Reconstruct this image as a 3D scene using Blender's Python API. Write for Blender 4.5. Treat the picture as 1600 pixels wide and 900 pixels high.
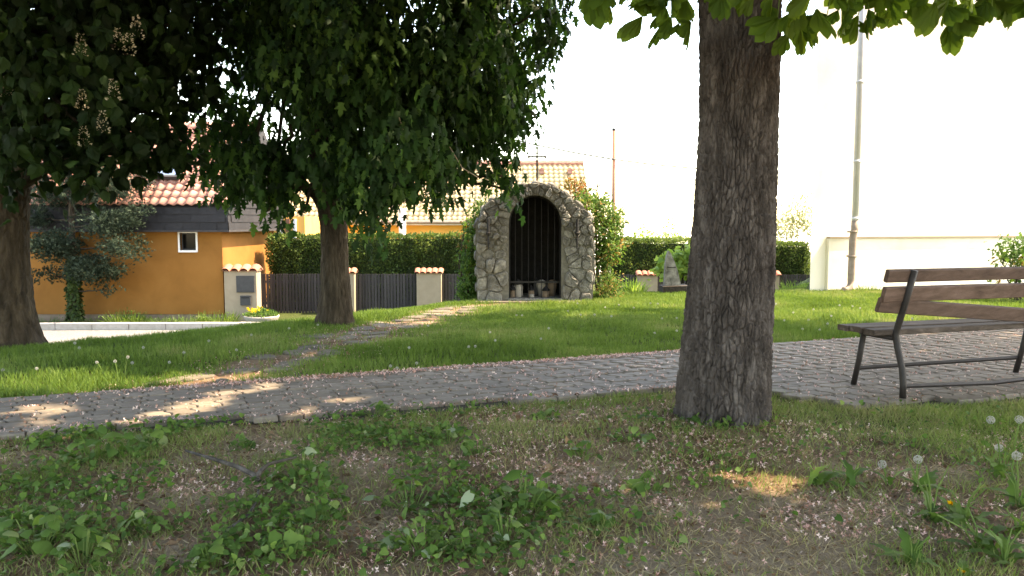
import bpy, math, random
import numpy as np
from mathutils import Vector, Matrix

for o in list(bpy.data.objects):
    bpy.data.objects.remove(o, do_unlink=True)
random.seed(7)
rng = np.random.default_rng(11)
scene = bpy.context.scene
COL = scene.collection
R = math.radians

# ------------------------------------------------------------------ camera
FPX, HC = 1250.0, 1.2
PITCH = math.atan(100 / FPX)
cam_d = bpy.data.cameras.new('camera')
cam_d.sensor_width = 36.0
cam_d.lens = 36.0 * FPX / 1600
cam_d.clip_end = 2000
cam = bpy.data.objects.new('camera', cam_d)
COL.objects.link(cam)
cam.location = (0, 0, HC)
cam.rotation_euler = (math.pi / 2 - PITCH, 0, 0)
scene.camera = cam

# ------------------------------------------------------------------ sky, sun, exposure
SUN_EL = R(54)
SUN_AZ = math.atan2(0.97, 0.10)          # clockwise from +Y
SUN = Vector((math.sin(SUN_AZ) * math.cos(SUN_EL), math.cos(SUN_AZ) * math.cos(SUN_EL), math.sin(SUN_EL)))
world = bpy.data.worlds.new('World')
scene.world = world
world.use_nodes = True
wn = world.node_tree.nodes
sky = wn.new('ShaderNodeTexSky')
sky.sky_type = 'NISHITA'
sky.sun_disc = False
sky.sun_elevation = SUN_EL
sky.sun_rotation = SUN_AZ
sky.air_density = 1.0
sky.dust_density = 1.0
sky.ozone_density = 1.0
wn['Background'].inputs['Strength'].default_value = 0.15
world.node_tree.links.new(sky.outputs[0], wn['Background'].inputs[0])
sun_d = bpy.data.lights.new('sun', 'SUN')
sun_d.energy = 2.6
sun_d.angle = R(0.6)
sun_d.color = (1.0, 0.93, 0.82)
sun = bpy.data.objects.new('sun', sun_d)
COL.objects.link(sun)
sun.rotation_euler = SUN.to_track_quat('Z', 'Y').to_euler()
sun.location = (20, -8, 30)
scene.view_settings.view_transform = 'Standard'
scene.view_settings.look = 'None'
scene.view_settings.gamma = 1.0
scene.view_settings.use_curve_mapping = False
scene.view_settings.exposure = 3.05
scene.view_settings.use_white_balance = True      # the camera's own white balance: warm, for open shade
scene.view_settings.white_balance_temperature = 9000
scene.view_settings.white_balance_tint = 14
scene.render.engine = 'CYCLES'
scene.cycles.use_denoising = True
scene.cycles.max_bounces = 7
scene.cycles.diffuse_bounces = 4
scene.cycles.glossy_bounces = 2
scene.cycles.transmission_bounces = 4
scene.cycles.sample_clamp_indirect = 8.0

# ------------------------------------------------------------------ pixel <-> place helpers (survey of the photograph)
CP, SP = math.cos(PITCH), math.sin(PITCH)
def ray(x, y):
    a, b = (x - 800) / FPX, (450 - y) / FPX
    return np.array((a, CP + SP * b, CP * b - SP))
def P(x, y, Y):
    r = ray(x, y); t = Y / r[1]
    return np.array((r[0] * t, Y, HC + r[2] * t))
def G(x, y, z=0.0):
    r = ray(x, y); t = (z - HC) / r[2]
    return np.array((r[0] * t, r[1] * t, z))
def proj(p):
    p = np.asarray(p, float); d = p - np.array((0, 0, HC))
    f = d[..., 1] * CP - d[..., 2] * SP
    u = d[..., 1] * SP + d[..., 2] * CP
    f = np.where(np.abs(f) < 1e-3, 1e-3, f)
    return 800 + FPX * d[..., 0] / f, 450 - FPX * u / f, f

# ------------------------------------------------------------------ noise
def _h(i, j, s):
    i = i.astype(np.int64); j = j.astype(np.int64)
    n = (i * 374761393 + j * 668265263 + s * 1442695041) & 0xffffffff
    n = ((n ^ (n >> 13)) * 1274126177) & 0xffffffff
    n = n ^ (n >> 16)
    return (n & 0xffffff) / float(0xffffff)
def vn(x, y, s=0, per=None):
    x = np.asarray(x, float); y = np.asarray(y, float)
    i = np.floor(x); j = np.floor(y); fx = x - i; fy = y - j
    fx = fx * fx * (3 - 2 * fx); fy = fy * fy * (3 - 2 * fy)
    i1 = i + 1
    if per: i = i % per; i1 = i1 % per
    a = _h(i, j, s); b = _h(i1, j, s); c = _h(i, j + 1, s); d = _h(i1, j + 1, s)
    return (a * (1 - fx) + b * fx) * (1 - fy) + (c * (1 - fx) + d * fx) * fy
def fbm(x, y, s=0, o=4, per=None):
    t = 0; a = .5; tot = 0
    for k in range(o):
        t = t + a * vn(x * 2 ** k, y * 2 ** k, s + k * 17, per * 2 ** k if per else None); tot += a; a *= .5
    return t / tot
def worley(x, y, s=0, per=None):
    i = np.floor(x); j = np.floor(y)
    f1 = np.full(x.shape, 9.0); f2 = f1.copy(); idv = np.zeros(x.shape)
    for di in (-1, 0, 1):
        for dj in (-1, 0, 1):
            a = i + di; b = j + dj; aw = a % per if per else a
            px = a + .1 + .8 * _h(aw, b, s); py = b + .1 + .8 * _h(aw, b, s + 5)
            d = np.sqrt((px - x) ** 2 + (py - y) ** 2)
            m = d < f1
            f2 = np.where(m, f1, np.minimum(f2, d)); idv = np.where(m, _h(aw, b, s + 9), idv); f1 = np.where(m, d, f1)
    return f1, f2, idv

# ------------------------------------------------------------------ materials
def new_mat(name):
    m = bpy.data.materials.new(name); m.use_nodes = True
    nt = m.node_tree; b = nt.nodes['Principled BSDF']
    return m, nt, b
def lk(nt, a, b): nt.links.new(a, b)
def noise_node(nt, scale, detail=5, rough=.6, vec=None, dist=0):
    n = nt.nodes.new('ShaderNodeTexNoise'); n.inputs['Scale'].default_value = scale
    n.inputs['Detail'].default_value = detail; n.inputs['Roughness'].default_value = rough
    n.inputs['Distortion'].default_value = dist
    if vec is not None: lk(nt, vec, n.inputs['Vector'])
    return n
def ramp(nt, fac, stops):
    r = nt.nodes.new('ShaderNodeValToRGB'); e = r.color_ramp.elements
    while len(e) < len(stops): e.new(.5)
    for k, (p, c) in enumerate(stops):
        e[k].position = p; e[k].color = (*c, 1)
    lk(nt, fac, r.inputs[0]); return r
def coords(nt, stretch=(1, 1, 1), rnd=True):
    tc = nt.nodes.new('ShaderNodeTexCoord'); mp = nt.nodes.new('ShaderNodeMapping')
    mp.inputs['Scale'].default_value = stretch
    lk(nt, tc.outputs['Object'], mp.inputs['Vector'])
    if rnd:
        oi = nt.nodes.new('ShaderNodeObjectInfo')
        ml = nt.nodes.new('ShaderNodeMath'); ml.operation = 'MULTIPLY'; ml.inputs[1].default_value = 37.0
        lk(nt, oi.outputs['Random'], ml.inputs[0]); lk(nt, ml.outputs[0], mp.inputs['Location'])
    return mp.outputs[0]
def rough_mat(name, cols, scale=6, rough=.85, bump=.3, bscale=None, stretch=(1, 1, 1), objvar=.0, spec=.3, bdist=.01, metal=0):
    """several tones mixed by noise + optional per-object brightness variation + relief"""
    m, nt, b = new_mat(name)
    v = coords(nt, stretch)
    n = noise_node(nt, scale, 6, .65, v, .4)
    k = len(cols)
    r = ramp(nt, n.outputs['Fac'], [(.28 + .44 * i / max(1, k - 1), c) for i, c in enumerate(cols)])
    col = r.outputs[0]
    if objvar:
        oi = nt.nodes.new('ShaderNodeObjectInfo'); mr = nt.nodes.new('ShaderNodeMapRange')
        mr.inputs['To Min'].default_value = 1 - objvar; mr.inputs['To Max'].default_value = 1 + objvar
        lk(nt, oi.outputs['Random'], mr.inputs['Value'])
        hs = nt.nodes.new('ShaderNodeHueSaturation'); lk(nt, col, hs.inputs['Color']); lk(nt, mr.outputs[0], hs.inputs['Value'])
        col = hs.outputs[0]
    lk(nt, col, b.inputs['Base Color'])
    b.inputs['Roughness'].default_value = rough; b.inputs['Specular IOR Level'].default_value = spec
    b.inputs['Metallic'].default_value = metal
    if bump:
        n2 = noise_node(nt, bscale or scale * 5, 6, .7, v)
        bp = nt.nodes.new('ShaderNodeBump'); bp.inputs['Strength'].default_value = bump; bp.inputs['Distance'].default_value = bdist
        lk(nt, n2.outputs['Fac'], bp.inputs['Height']); lk(nt, bp.outputs[0], b.inputs['Normal'])
    return m
def leaf_mat(name, stops, trans=.4, rough=.6, tcol=None, spec=.14):
    m, nt, b = new_mat(name)
    at = nt.nodes.new('ShaderNodeAttribute'); at.attribute_name = 'tint'
    oi = nt.nodes.new('ShaderNodeObjectInfo')
    ad = nt.nodes.new('ShaderNodeMath'); ad.operation = 'ADD'; lk(nt, at.outputs['Fac'], ad.inputs[0])
    m3 = nt.nodes.new('ShaderNodeMath'); m3.operation = 'MULTIPLY_ADD'; m3.inputs[1].default_value = .3; m3.inputs[2].default_value = -.15
    lk(nt, oi.outputs['Random'], m3.inputs[0]); lk(nt, m3.outputs[0], ad.inputs[1])
    r = ramp(nt, ad.outputs[0], stops)
    lk(nt, r.outputs[0], b.inputs['Base Color'])
    b.inputs['Roughness'].default_value = rough; b.inputs['Specular IOR Level'].default_value = spec
    if trans:
        tr = nt.nodes.new('ShaderNodeBsdfTranslucent'); mx = nt.nodes.new('ShaderNodeMixShader'); mx.inputs[0].default_value = trans
        hs = nt.nodes.new('ShaderNodeHueSaturation'); hs.inputs['Hue'].default_value = .485; hs.inputs['Saturation'].default_value = 1.1; hs.inputs['Value'].default_value = 1.7
        lk(nt, r.outputs[0], hs.inputs['Color']); lk(nt, hs.outputs[0], tr.inputs['Color'])
        lk(nt, b.outputs[0], mx.inputs[1]); lk(nt, tr.outputs[0], mx.inputs[2])
        lk(nt, mx.outputs[0], nt.nodes['Material Output'].inputs['Surface'])
    return m

M = {}
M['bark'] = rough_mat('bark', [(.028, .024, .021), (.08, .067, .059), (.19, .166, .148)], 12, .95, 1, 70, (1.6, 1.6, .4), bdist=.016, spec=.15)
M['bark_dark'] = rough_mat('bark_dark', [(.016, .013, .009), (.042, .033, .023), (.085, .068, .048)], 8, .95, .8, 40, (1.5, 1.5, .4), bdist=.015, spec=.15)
M['twig'] = rough_mat('twig', [(.06, .045, .03), (.13, .1, .07)], 20, .9, .4)
M['dead_twig'] = rough_mat('dead_twig', [(.02, .015, .012), (.06, .05, .04), (.16, .14, .12)], 12, .9, .5)
M['paver'] = rough_mat('paver', [(.105, .085, .063), (.148, .122, .093), (.195, .163, .128)], 14, .72, .35, 160, objvar=.24, spec=.3, bdist=.003)
M['joint_sand'] = rough_mat('joint_sand', [(.018, .014, .011), (.04, .032, .025), (.07, .054, .04)], 25, .95, .6, 120)
M['flag'] = rough_mat('flag', [(.055, .045, .03), (.12, .1, .072), (.19, .165, .125)], 9, .9, .6, 50, objvar=.2)
M['stone'] = rough_mat('stone', [(.06, .058, .05), (.16, .154, .136), (.29, .28, .25)], 9, .92, 1, 40, objvar=.26, bdist=.012)
M['mortar'] = rough_mat('mortar', [(.1, .095, .08), (.19, .18, .15)], 14, .95, .7, 70)
M['near_black'] = rough_mat('near_black', [(.009, .0085, .008), (.02, .019, .018)], 8, .95, .5)  # near-black: the niche's darkness is put into this colour
M['iron'] = rough_mat('iron', [(.007, .007, .0075), (.016, .015, .015)], 20, .6, .3)
M['rust'] = rough_mat('rust', [(.2, .09, .055), (.3, .15, .1)], 12, .85, .3)
M['orange'] = rough_mat('orange', [(.21, .088, .021), (.255, .11, .027), (.285, .128, .034)], 1.1, .92, .35, 60, spec=.2)
M['yellow'] = rough_mat('yellow', [(.76, .4, .1), (.8, .45, .13)], 1.6, .92, .15, 60, spec=.2)
M['plinth'] = rough_mat('plinth', [(.15, .11, .08), (.23, .17, .125)], 4, .95, .4)
M['slate'] = rough_mat('slate', [(.011, .011, .012), (.02, .019, .021)], 7, .7, .3, objvar=.15)
M['tile'] = rough_mat('tile', [(.3, .12, .085), (.4, .19, .14), (.48, .27, .205)], 5, .7, .25, 60, objvar=.14)
M['tile_far'] = rough_mat('tile_far', [(.36, .25, .12), (.44, .33, .18), (.5, .39, .23)], 2.2, .7, .25, 40)
M['cap_tile'] = rough_mat('cap_tile', [(.3, .12, .075), (.38, .17, .11)], 9, .8, .3, objvar=.15)
M['white'] = rough_mat('white', [(.74, .73, .7), (.8, .79, .77)], 4, .7, .1)
M['church'] = rough_mat('church', [(.74, .66, .5), (.79, .73, .6), (.81, .77, .68)], .9, .9, .2, 40)
M['beige'] = rough_mat('beige', [(.27, .215, .15), (.33, .27, .195)], 4, .92, .3)
M['concrete'] = rough_mat('concrete', [(.26, .24, .21), (.37, .345, .31)], 8, .92, .4, objvar=.1)
M['plank'] = rough_mat('plank', [(.026, .024, .024), (.052, .047, .046)], 5, .8, .4, 40, (1, 1, .1), objvar=.25)
M['bench_wood'] = rough_mat('bench_wood', [(.06, .035, .025), (.11, .068, .05), (.155, .1, .078)], 14, .75, .6, 70, (.12, 1.5, 1.5), objvar=.12, bdist=.004)
M['bench_end'] = rough_mat('bench_end', [(.05, .04, .035), (.1, .08, .065)], 20, .9, .5)
M['seat_wood'] = rough_mat('seat_wood', [(.035, .026, .02), (.075, .056, .044), (.15, .12, .1)], 14, .8, .6, 70, (.1, 1.6, 1.6), objvar=.12, bdist=.004)
M['steel_brown'] = rough_mat('steel_brown', [(.016, .013, .012), (.03, .025, .022)], 30, .55, .2)
M['zinc'] = rough_mat('zinc', [(.5, .5, .5), (.6, .6, .6)], 5, .4, .1, metal=.0)
M['cast_pipe'] = rough_mat('cast_pipe', [(.22, .16, .12), (.33, .26, .21)], 8, .7, .3)
M['gravel'] = rough_mat('gravel', [(.09, .087, .083), (.17, .165, .157), (.3, .29, .28)], 30, .95, 1, 60, bdist=.03)
M['dark_panel'] = rough_mat('dark_panel', [(.035, .035, .037), (.055, .055, .055)], 9, .6, .2)
M['wire'] = rough_mat('wire', [(.05, .05, .05), (.07, .07, .07)], 5, .6, 0)
M['mast'] = rough_mat('mast', [(.5, .5, .52), (.55, .55, .56)], 5, .6, 0)
M['wax'] = rough_mat('wax', [(.7, .68, .62), (.78, .76, .7)], 9, .5, .1)
def glass_mat():
    m, nt, b = new_mat('glass'); b.inputs['Base Color'].default_value = (.01, .01, .01, 1); b.inputs['Roughness'].default_value = .12
    b.inputs['Specular IOR Level'].default_value = .2
    return m
M['glass'] = glass_mat()
def skyl():
    m, nt, b = new_mat('skylight_glass'); b.inputs['Base Color'].default_value = (.5, .55, .6, 1); b.inputs['Roughness'].default_value = .05
    b.inputs['Metallic'].default_value = .9
    return m
M['skylight'] = skyl()
g1, g2, g3 = (.028, .062, .016), (.05, .11, .024), (.085, .155, .035)
M['maple'] = leaf_mat('maple', [(0, (.009, .026, .007)), (.5, (.024, .066, .016)), (1, (.075, .15, .032))], .36)
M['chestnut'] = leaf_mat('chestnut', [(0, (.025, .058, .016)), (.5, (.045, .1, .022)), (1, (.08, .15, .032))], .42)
M['chestnut_shaded'] = leaf_mat('chestnut_shaded', [(0, (.006, .015, .004)), (.5, (.011, .028, .007)), (1, (.03, .064, .014))], .35)  # shaded copy of the chestnut leaf: crown shade put into the colour
M['chestnut_backlit'] = leaf_mat('chestnut_backlit', [(0, (.04, .085, .016)), (.5, (.075, .14, .024)), (1, (.13, .2, .035))], .6)  # lit copy of the chestnut leaf: backlight put into the colour
M['grass'] = leaf_mat('grass', [(0, (.05, .095, .018)), (.45, (.09, .155, .032)), (.75, (.14, .2, .055)), (1, (.24, .23, .1))], .35, .55)
M['dry_grass'] = leaf_mat('dry_grass', [(0, (.14, .105, .05)), (.5, (.28, .22, .12)), (1, (.42, .36, .22))], .2, .7)
M['weed'] = leaf_mat('weed', [(0, (.035, .078, .018)), (.5, (.068, .135, .03)), (.8, (.115, .19, .045)), (1, (.22, .26, .13))], .38)
M['pale_weed'] = leaf_mat('pale_weed', [(0, (.08, .13, .06)), (.5, (.15, .2, .1)), (1, (.3, .36, .23))], .3)
M['blossom'] = leaf_mat('blossom', [(0, (.14, .07, .04)), (.3, (.36, .2, .14)), (.65, (.66, .43, .38)), (1, (.82, .7, .6))], .25, .7)
M['litter'] = leaf_mat('litter', [(0, (.07, .038, .02)), (.5, (.17, .095, .05)), (1, (.28, .18, .1))], .1, .8)
M['hedge'] = leaf_mat('hedge', [(0, (.03, .055, .013)), (.5, (.072, .115, .026)), (1, (.14, .185, .05))], .25)
M['hedge_core'] = rough_mat('hedge_core', [(.014, .022, .008), (.03, .045, .014)], 6, .95, 0)
M['shrub'] = leaf_mat('shrub', [(0, (.03, .07, .015)), (.5, (.055, .12, .025)), (.85, (.1, .17, .04)), (1, (.22, .15, .05))], .35)
M['red_shrub'] = leaf_mat('red_shrub', [(0, (.06, .09, .025)), (.5, (.14, .12, .035)), (1, (.3, .13, .05))], .35)
M['lime_shrub'] = leaf_mat('lime_shrub', [(0, (.1, .19, .035)), (.5, (.17, .27, .06)), (1, (.27, .36, .1))], .4)
M['pale_tree'] = leaf_mat('pale_tree', [(0, (.12, .15, .06)), (.5, (.2, .22, .1)), (1, (.3, .3, .16))], .35)
M['conifer'] = leaf_mat('conifer', [(0, (.016, .028, .016)), (.5, (.038, .062, .038)), (1, (.085, .12, .08))], .15)
M['ivy'] = leaf_mat('ivy', [(0, (.015, .03, .008)), (.5, (.03, .055, .014)), (1, (.06, .09, .025))], .2)
M['spike'] = leaf_mat('spike', [(0, (.25, .23, .13)), (.5, (.36, .31, .2)), (1, (.45, .4, .3))], .3)
M['yellow_petal'] = leaf_mat('yellow_petal', [(0, (.75, .42, .02)), (.5, (.8, .55, .03)), (1, (.82, .68, .1))], .3)
M['fluff'] = leaf_mat('fluff', [(0, (.26, .26, .24)), (1, (.42, .42, .39))], .4, .8)
M['stem'] = leaf_mat('stem', [(0, (.1, .17, .04)), (.5, (.2, .24, .09)), (1, (.28, .27, .14))], .25)
def ground_mat():
    m, nt, b = new_mat('ground')
    v = coords(nt, rnd=False)
    at = nt.nodes.new('ShaderNodeAttribute'); at.attribute_name = 'lawn'
    n1 = noise_node(nt, 1.6, 6, .65, v, .5); n2 = noise_node(nt, 22, 6, .7, v)
    r1 = ramp(nt, n1.outputs['Fac'], [(.3, (.13, .075, .04)), (.5, (.25, .17, .11)), (.68, (.36, .28, .195))])
    r2 = ramp(nt, n2.outputs['Fac'], [(.3, (.03, .042, .014)), (.55, (.055, .075, .022)), (.75, (.1, .105, .045))])
    mx = nt.nodes.new('ShaderNodeMixRGB'); lk(nt, at.outputs['Fac'], mx.inputs[0]); lk(nt, r1.outputs[0], mx.inputs[1]); lk(nt, r2.outputs[0], mx.inputs[2])
    ab = nt.nodes.new('ShaderNodeAttribute'); ab.attribute_name = 'bare'
    mb_ = nt.nodes.new('ShaderNodeMixRGB'); lk(nt, ab.outputs['Fac'], mb_.inputs[0]); lk(nt, mx.outputs[0], mb_.inputs[1]); mb_.inputs[2].default_value = (.42, .335, .24, 1); mx = mb_
    mm = nt.nodes.new('ShaderNodeMixRGB'); mm.blend_type = 'MULTIPLY'; mm.inputs[0].default_value = .85
    r3 = ramp(nt, n2.outputs['Fac'], [(.3, (.5, .48, .45)), (.6, (1, 1, 1))])
    lk(nt, mx.outputs[0], mm.inputs[1]); lk(nt, r3.outputs[0], mm.inputs[2]); lk(nt, mm.outputs[0], b.inputs['Base Color'])
    b.inputs['Roughness'].default_value = .95; b.inputs['Specular IOR Level'].default_value = .1
    n3 = noise_node(nt, 60, 6, .75, v)
    bp = nt.nodes.new('ShaderNodeBump'); bp.inputs['Strength'].default_value = 1; bp.inputs['Distance'].default_value = .025
    lk(nt, n3.outputs['Fac'], bp.inputs['Height']); lk(nt, bp.outputs[0], b.inputs['Normal'])
    return m
M['ground'] = ground_mat()
M['bright_far'] = rough_mat('bright_far', [(.5, .47, .36), (.6, .57, .46)], .05, .95, 0)  # pale enough to burn out white like far haze

# ------------------------------------------------------------------ object helpers
def tag(o, label=None, cat=None, group=None, kind=None):
    if label: o['label'] = label
    if cat: o['category'] = cat
    if group: o['group'] = group
    if kind: o['kind'] = kind
    return o
def empty(name, loc, label, cat, group=None, rz=0):
    o = bpy.data.objects.new(name, None); COL.objects.link(o)
    o.location = loc; o.rotation_euler = (0, 0, rz); o.empty_display_size = .1
    return tag(o, label, cat, group)
def link(name, me, parent=None, mat=None):
    o = bpy.data.objects.new(name, me); COL.objects.link(o)
    if parent is not None:
        o.parent = parent
    return o
def mesh_np(name, V, F, mat=None, tint=None, smooth=False, attr='tint'):
    """V (n,3); F (m,3) or (m,4) int arrays (or list of both kinds)"""
    me = bpy.data.meshes.new(name)
    V = np.asarray(V, np.float32)
    Fs = F if isinstance(F, (list, tuple)) else [F]
    Fs = [np.asarray(f, np.int32) for f in Fs if len(f)]
    me.vertices.add(len(V)); me.vertices.foreach_set('co', V.ravel())
    li = np.concatenate([f.ravel() for f in Fs]); cnt = np.concatenate([np.full(len(f), f.shape[1], np.int32) for f in Fs])
    st = np.concatenate([[0], np.cumsum(cnt)[:-1]]).astype(np.int32)
    me.loops.add(len(li)); me.loops.foreach_set('vertex_index', li)
    me.polygons.add(len(cnt)); me.polygons.foreach_set('loop_start', st); me.polygons.foreach_set('loop_total', cnt)
    if smooth: me.polygons.foreach_set('use_smooth', np.ones(len(cnt), bool))
    me.update(calc_edges=True)
    if tint is not None:
        a = me.attributes.new(attr, 'FLOAT', 'POINT'); a.data.foreach_set('value', np.asarray(tint, np.float32))
    if mat: me.materials.append(mat)
    return me
class MB:
    """collects shapes; build() links them as one mesh object"""
    def __init__(s): s.v = []; s.f = []
    def add(s, v, f):
        n = len(s.v); s.v += [tuple(map(float, q)) for q in v]; s.f += [tuple(n + i for i in q) for q in f]; return s
    def box(s, lo, hi, m=None, jit=0):
        x0, y0, z0 = lo; x1, y1, z1 = hi
        v = [(x0, y0, z0), (x1, y0, z0), (x1, y1, z0), (x0, y1, z0), (x0, y0, z1), (x1, y0, z1), (x1, y1, z1), (x0, y1, z1)]
        if jit: v = [tuple(c + random.uniform(-jit, jit) for c in q) for q in v]
        if m is not None: v = [tuple(m @ Vector(q)) for q in v]
        return s.add(v, [(0, 3, 2, 1), (4, 5, 6, 7), (0, 1, 5, 4), (1, 2, 6, 5), (2, 3, 7, 6), (3, 0, 4, 7)])
    def bevbox(s, lo, hi, b, m=None):
        x0, y0, z0 = lo; x1, y1, z1 = hi
        # chamfered along the longest axis only: an octagonal bar with end caps
        ax = max(range(3), key=lambda k: hi[k] - lo[k]); o = [k for k in range(3) if k != ax]
        a0, a1, c0, c1 = lo[o[0]], hi[o[0]], lo[o[1]], hi[o[1]]
        ring = [(a0 + b, c0), (a1 - b, c0), (a1, c0 + b), (a1, c1 - b), (a1 - b, c1), (a0 + b, c1), (a0, c1 - b), (a0, c0 + b)]
        v = []
        for t in (lo[ax], hi[ax]):
            for (p, q) in ring:
                w = [0, 0, 0]; w[ax] = t; w[o[0]] = p; w[o[1]] = q; v.append(tuple(w))
        if m is not None: v = [tuple(m @ Vector(q)) for q in v]
        f = [tuple(range(7, -1, -1)), tuple(range(8, 16))] + [(k, (k + 1) % 8, 8 + (k + 1) % 8, 8 + k) for k in range(8)]
        return s.add(v, f)
    def tube(s, pts, rad, n=8, caps=True, squash=None):
        pts = [Vector(tuple(map(float, p))) for p in pts]
        if not hasattr(rad, '__len__'): rad = [rad] * len(pts)
        v = []; up = Vector((0, 0, 1))
        for i, p in enumerate(pts):
            t = (pts[min(i + 1, len(pts) - 1)] - pts[max(i - 1, 0)]).normalized()
            a = t.cross(up if abs(t.z) < .95 else Vector((0, 1, 0))).normalized(); b = t.cross(a).normalized()
            if i and a.dot(pa) < 0: a, b = -a, -b
            pa = a
            for k in range(n):
                th = 2 * math.pi * k / n
                v.append(tuple(p + (a * math.cos(th) + b * math.sin(th)) * rad[i]))
        f = []
        for i in range(len(pts) - 1):
            for k in range(n):
                f.append((i * n + k, i * n + (k + 1) % n, (i + 1) * n + (k + 1) % n, (i + 1) * n + k))
        if caps:
            f.append(tuple(range(n - 1, -1, -1))); f.append(tuple(range((len(pts) - 1) * n, len(pts) * n)))
        return s.add(v, f)
    def lathe(s, prof, c=(0, 0, 0), n=20, capb=True, capt=True):
        v = []; f = []
        for (r, z) in prof:
            for k in range(n):
                th = 2 * math.pi * k / n; v.append((c[0] + r * math.cos(th), c[1] + r * math.sin(th), c[2] + z))
        for i in range(len(prof) - 1):
            for k in range(n):
                f.append((i * n + k, i * n + (k + 1) % n, (i + 1) * n + (k + 1) % n, (i + 1) * n + k))
        if capb: f.append(tuple(range(n - 1, -1, -1)))
        if capt: f.append(tuple(range((len(prof) - 1) * n, len(prof) * n)))
        return s.add(v, f)
    def mesh(s, name, mat, smooth=False):
        me = bpy.data.meshes.new(name); me.from_pydata(s.v, [], s.f); me.update()
        if smooth: me.polygons.foreach_set('use_smooth', np.ones(len(me.polygons), bool))
        if mat: me.materials.append(mat)
        return me
    def build(s, name, mat, parent=None, smooth=False, origin=None):
        if parent is not None and origin is None:
            # coordinates are given in world space; the parent is unrotated, at parent.location
            l = parent.matrix_basis.translation
            pp = parent.parent
            while pp is not None:
                l = l + pp.matrix_basis.translation; pp = pp.parent
            s.v = [(a - l.x, b - l.y, c - l.z) for a, b, c in s.v]
        return link(name, s.mesh(name, mat, smooth), parent)
def np_link(name, V, F, mat, parent=None, tint=None, smooth=False, kind=None):
    V = np.asarray(V, np.float32)
    if parent is not None:
        V = V - np.array(parent.matrix_basis.translation, np.float32)
    o = link(name, mesh_np(name, V, F, mat, tint, smooth), parent)
    if kind: o['kind'] = kind
    return o
def nrm(a): return a / np.maximum(1e-9, np.linalg.norm(a, axis=-1, keepdims=True))
def soup(pos, tip, nor, size, TV, TF, tint):
    """copies of a leaf template (x = width, y = length, z = face) as one triangle soup"""
    t = nrm(np.asarray(tip, float)); b = nrm(np.cross(t, nor)); n = np.cross(b, t)
    TV = np.asarray(TV, float); TF = np.asarray(TF, int); k = len(TV); N = len(pos)
    s = np.asarray(size, float).reshape(N, 1, 1)
    V = pos[:, None, :] + s * (TV[None, :, 0:1] * b[:, None] + TV[None, :, 1:2] * t[:, None] + TV[None, :, 2:3] * n[:, None])
    F = (np.arange(N)[:, None, None] * k + TF[None]).reshape(-1, TF.shape[1])
    return V.reshape(-1, 3), F, np.repeat(np.asarray(tint, float), k)
def cat(parts):
    Vs, Fs, Ts = [], [], []; o = 0
    for V, F, T in parts:
        Vs.append(V); Fs.append(F + o); Ts.append(T); o += len(V)
    return np.concatenate(Vs), np.concatenate(Fs), np.concatenate(Ts)
def rv(n): return rng.normal(size=(n, 3))

# leaf templates -----------------------------------------------------------
def fan(pts):
    V = [(0, .42, .03)] + pts; n = len(pts)
    return np.array(V), np.array([(0, i + 1, (i + 1) % n + 1) for i in range(n)])
MAPLE = fan([(.03, 0, 0), (.26, .03, -.1), (.17, .22, -.04), (.44, .5, -.2), (.16, .5, -.03), (.17, .72, -.08), (0, 1, -.16), (-.17, .72, -.08), (-.16, .5, -.03), (-.44, .5, -.2), (-.17, .22, -.04), (-.26, .03, -.1)])
OVAL = (np.array([(0, 0, 0), (.22, .3, -.03), (.2, .65, -.05), (0, 1, -.1), (-.2, .65, -.05), (-.22, .3, -.03), (0, .5, .04)]),
        np.array([(6, 0, 1), (6, 1, 2), (6, 2, 3), (6, 3, 4), (6, 4, 5), (6, 5, 0)]))
DIA = (np.array([(0, 0, 0), (.3, .5, .05), (0, 1, -.08), (-.3, .5, .05)]), np.array([(0, 1, 2), (0, 2, 3)]))
HEART = (np.array([(0, .06, .02), (.28, -.04, -.04), (.46, .2, -.06), (.36, .55, -.05), (0, 1, -.12), (-.36, .55, -.05), (-.46, .2, -.06), (-.28, -.04, -.04), (0, .45, .05)]),
         np.array([(8, 0, 1), (8, 1, 2), (8, 2, 3), (8, 3, 4), (8, 4, 5), (8, 5, 6), (8, 6, 7), (8, 7, 0)]))
BLADE = (np.array([(-.5, 0, 0), (.5, 0, 0), (-.38, .5, .06), (.38, .5, .06), (0, 1, .28)]), np.array([(0, 1, 3), (0, 3, 2), (2, 3, 4)]))
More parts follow.
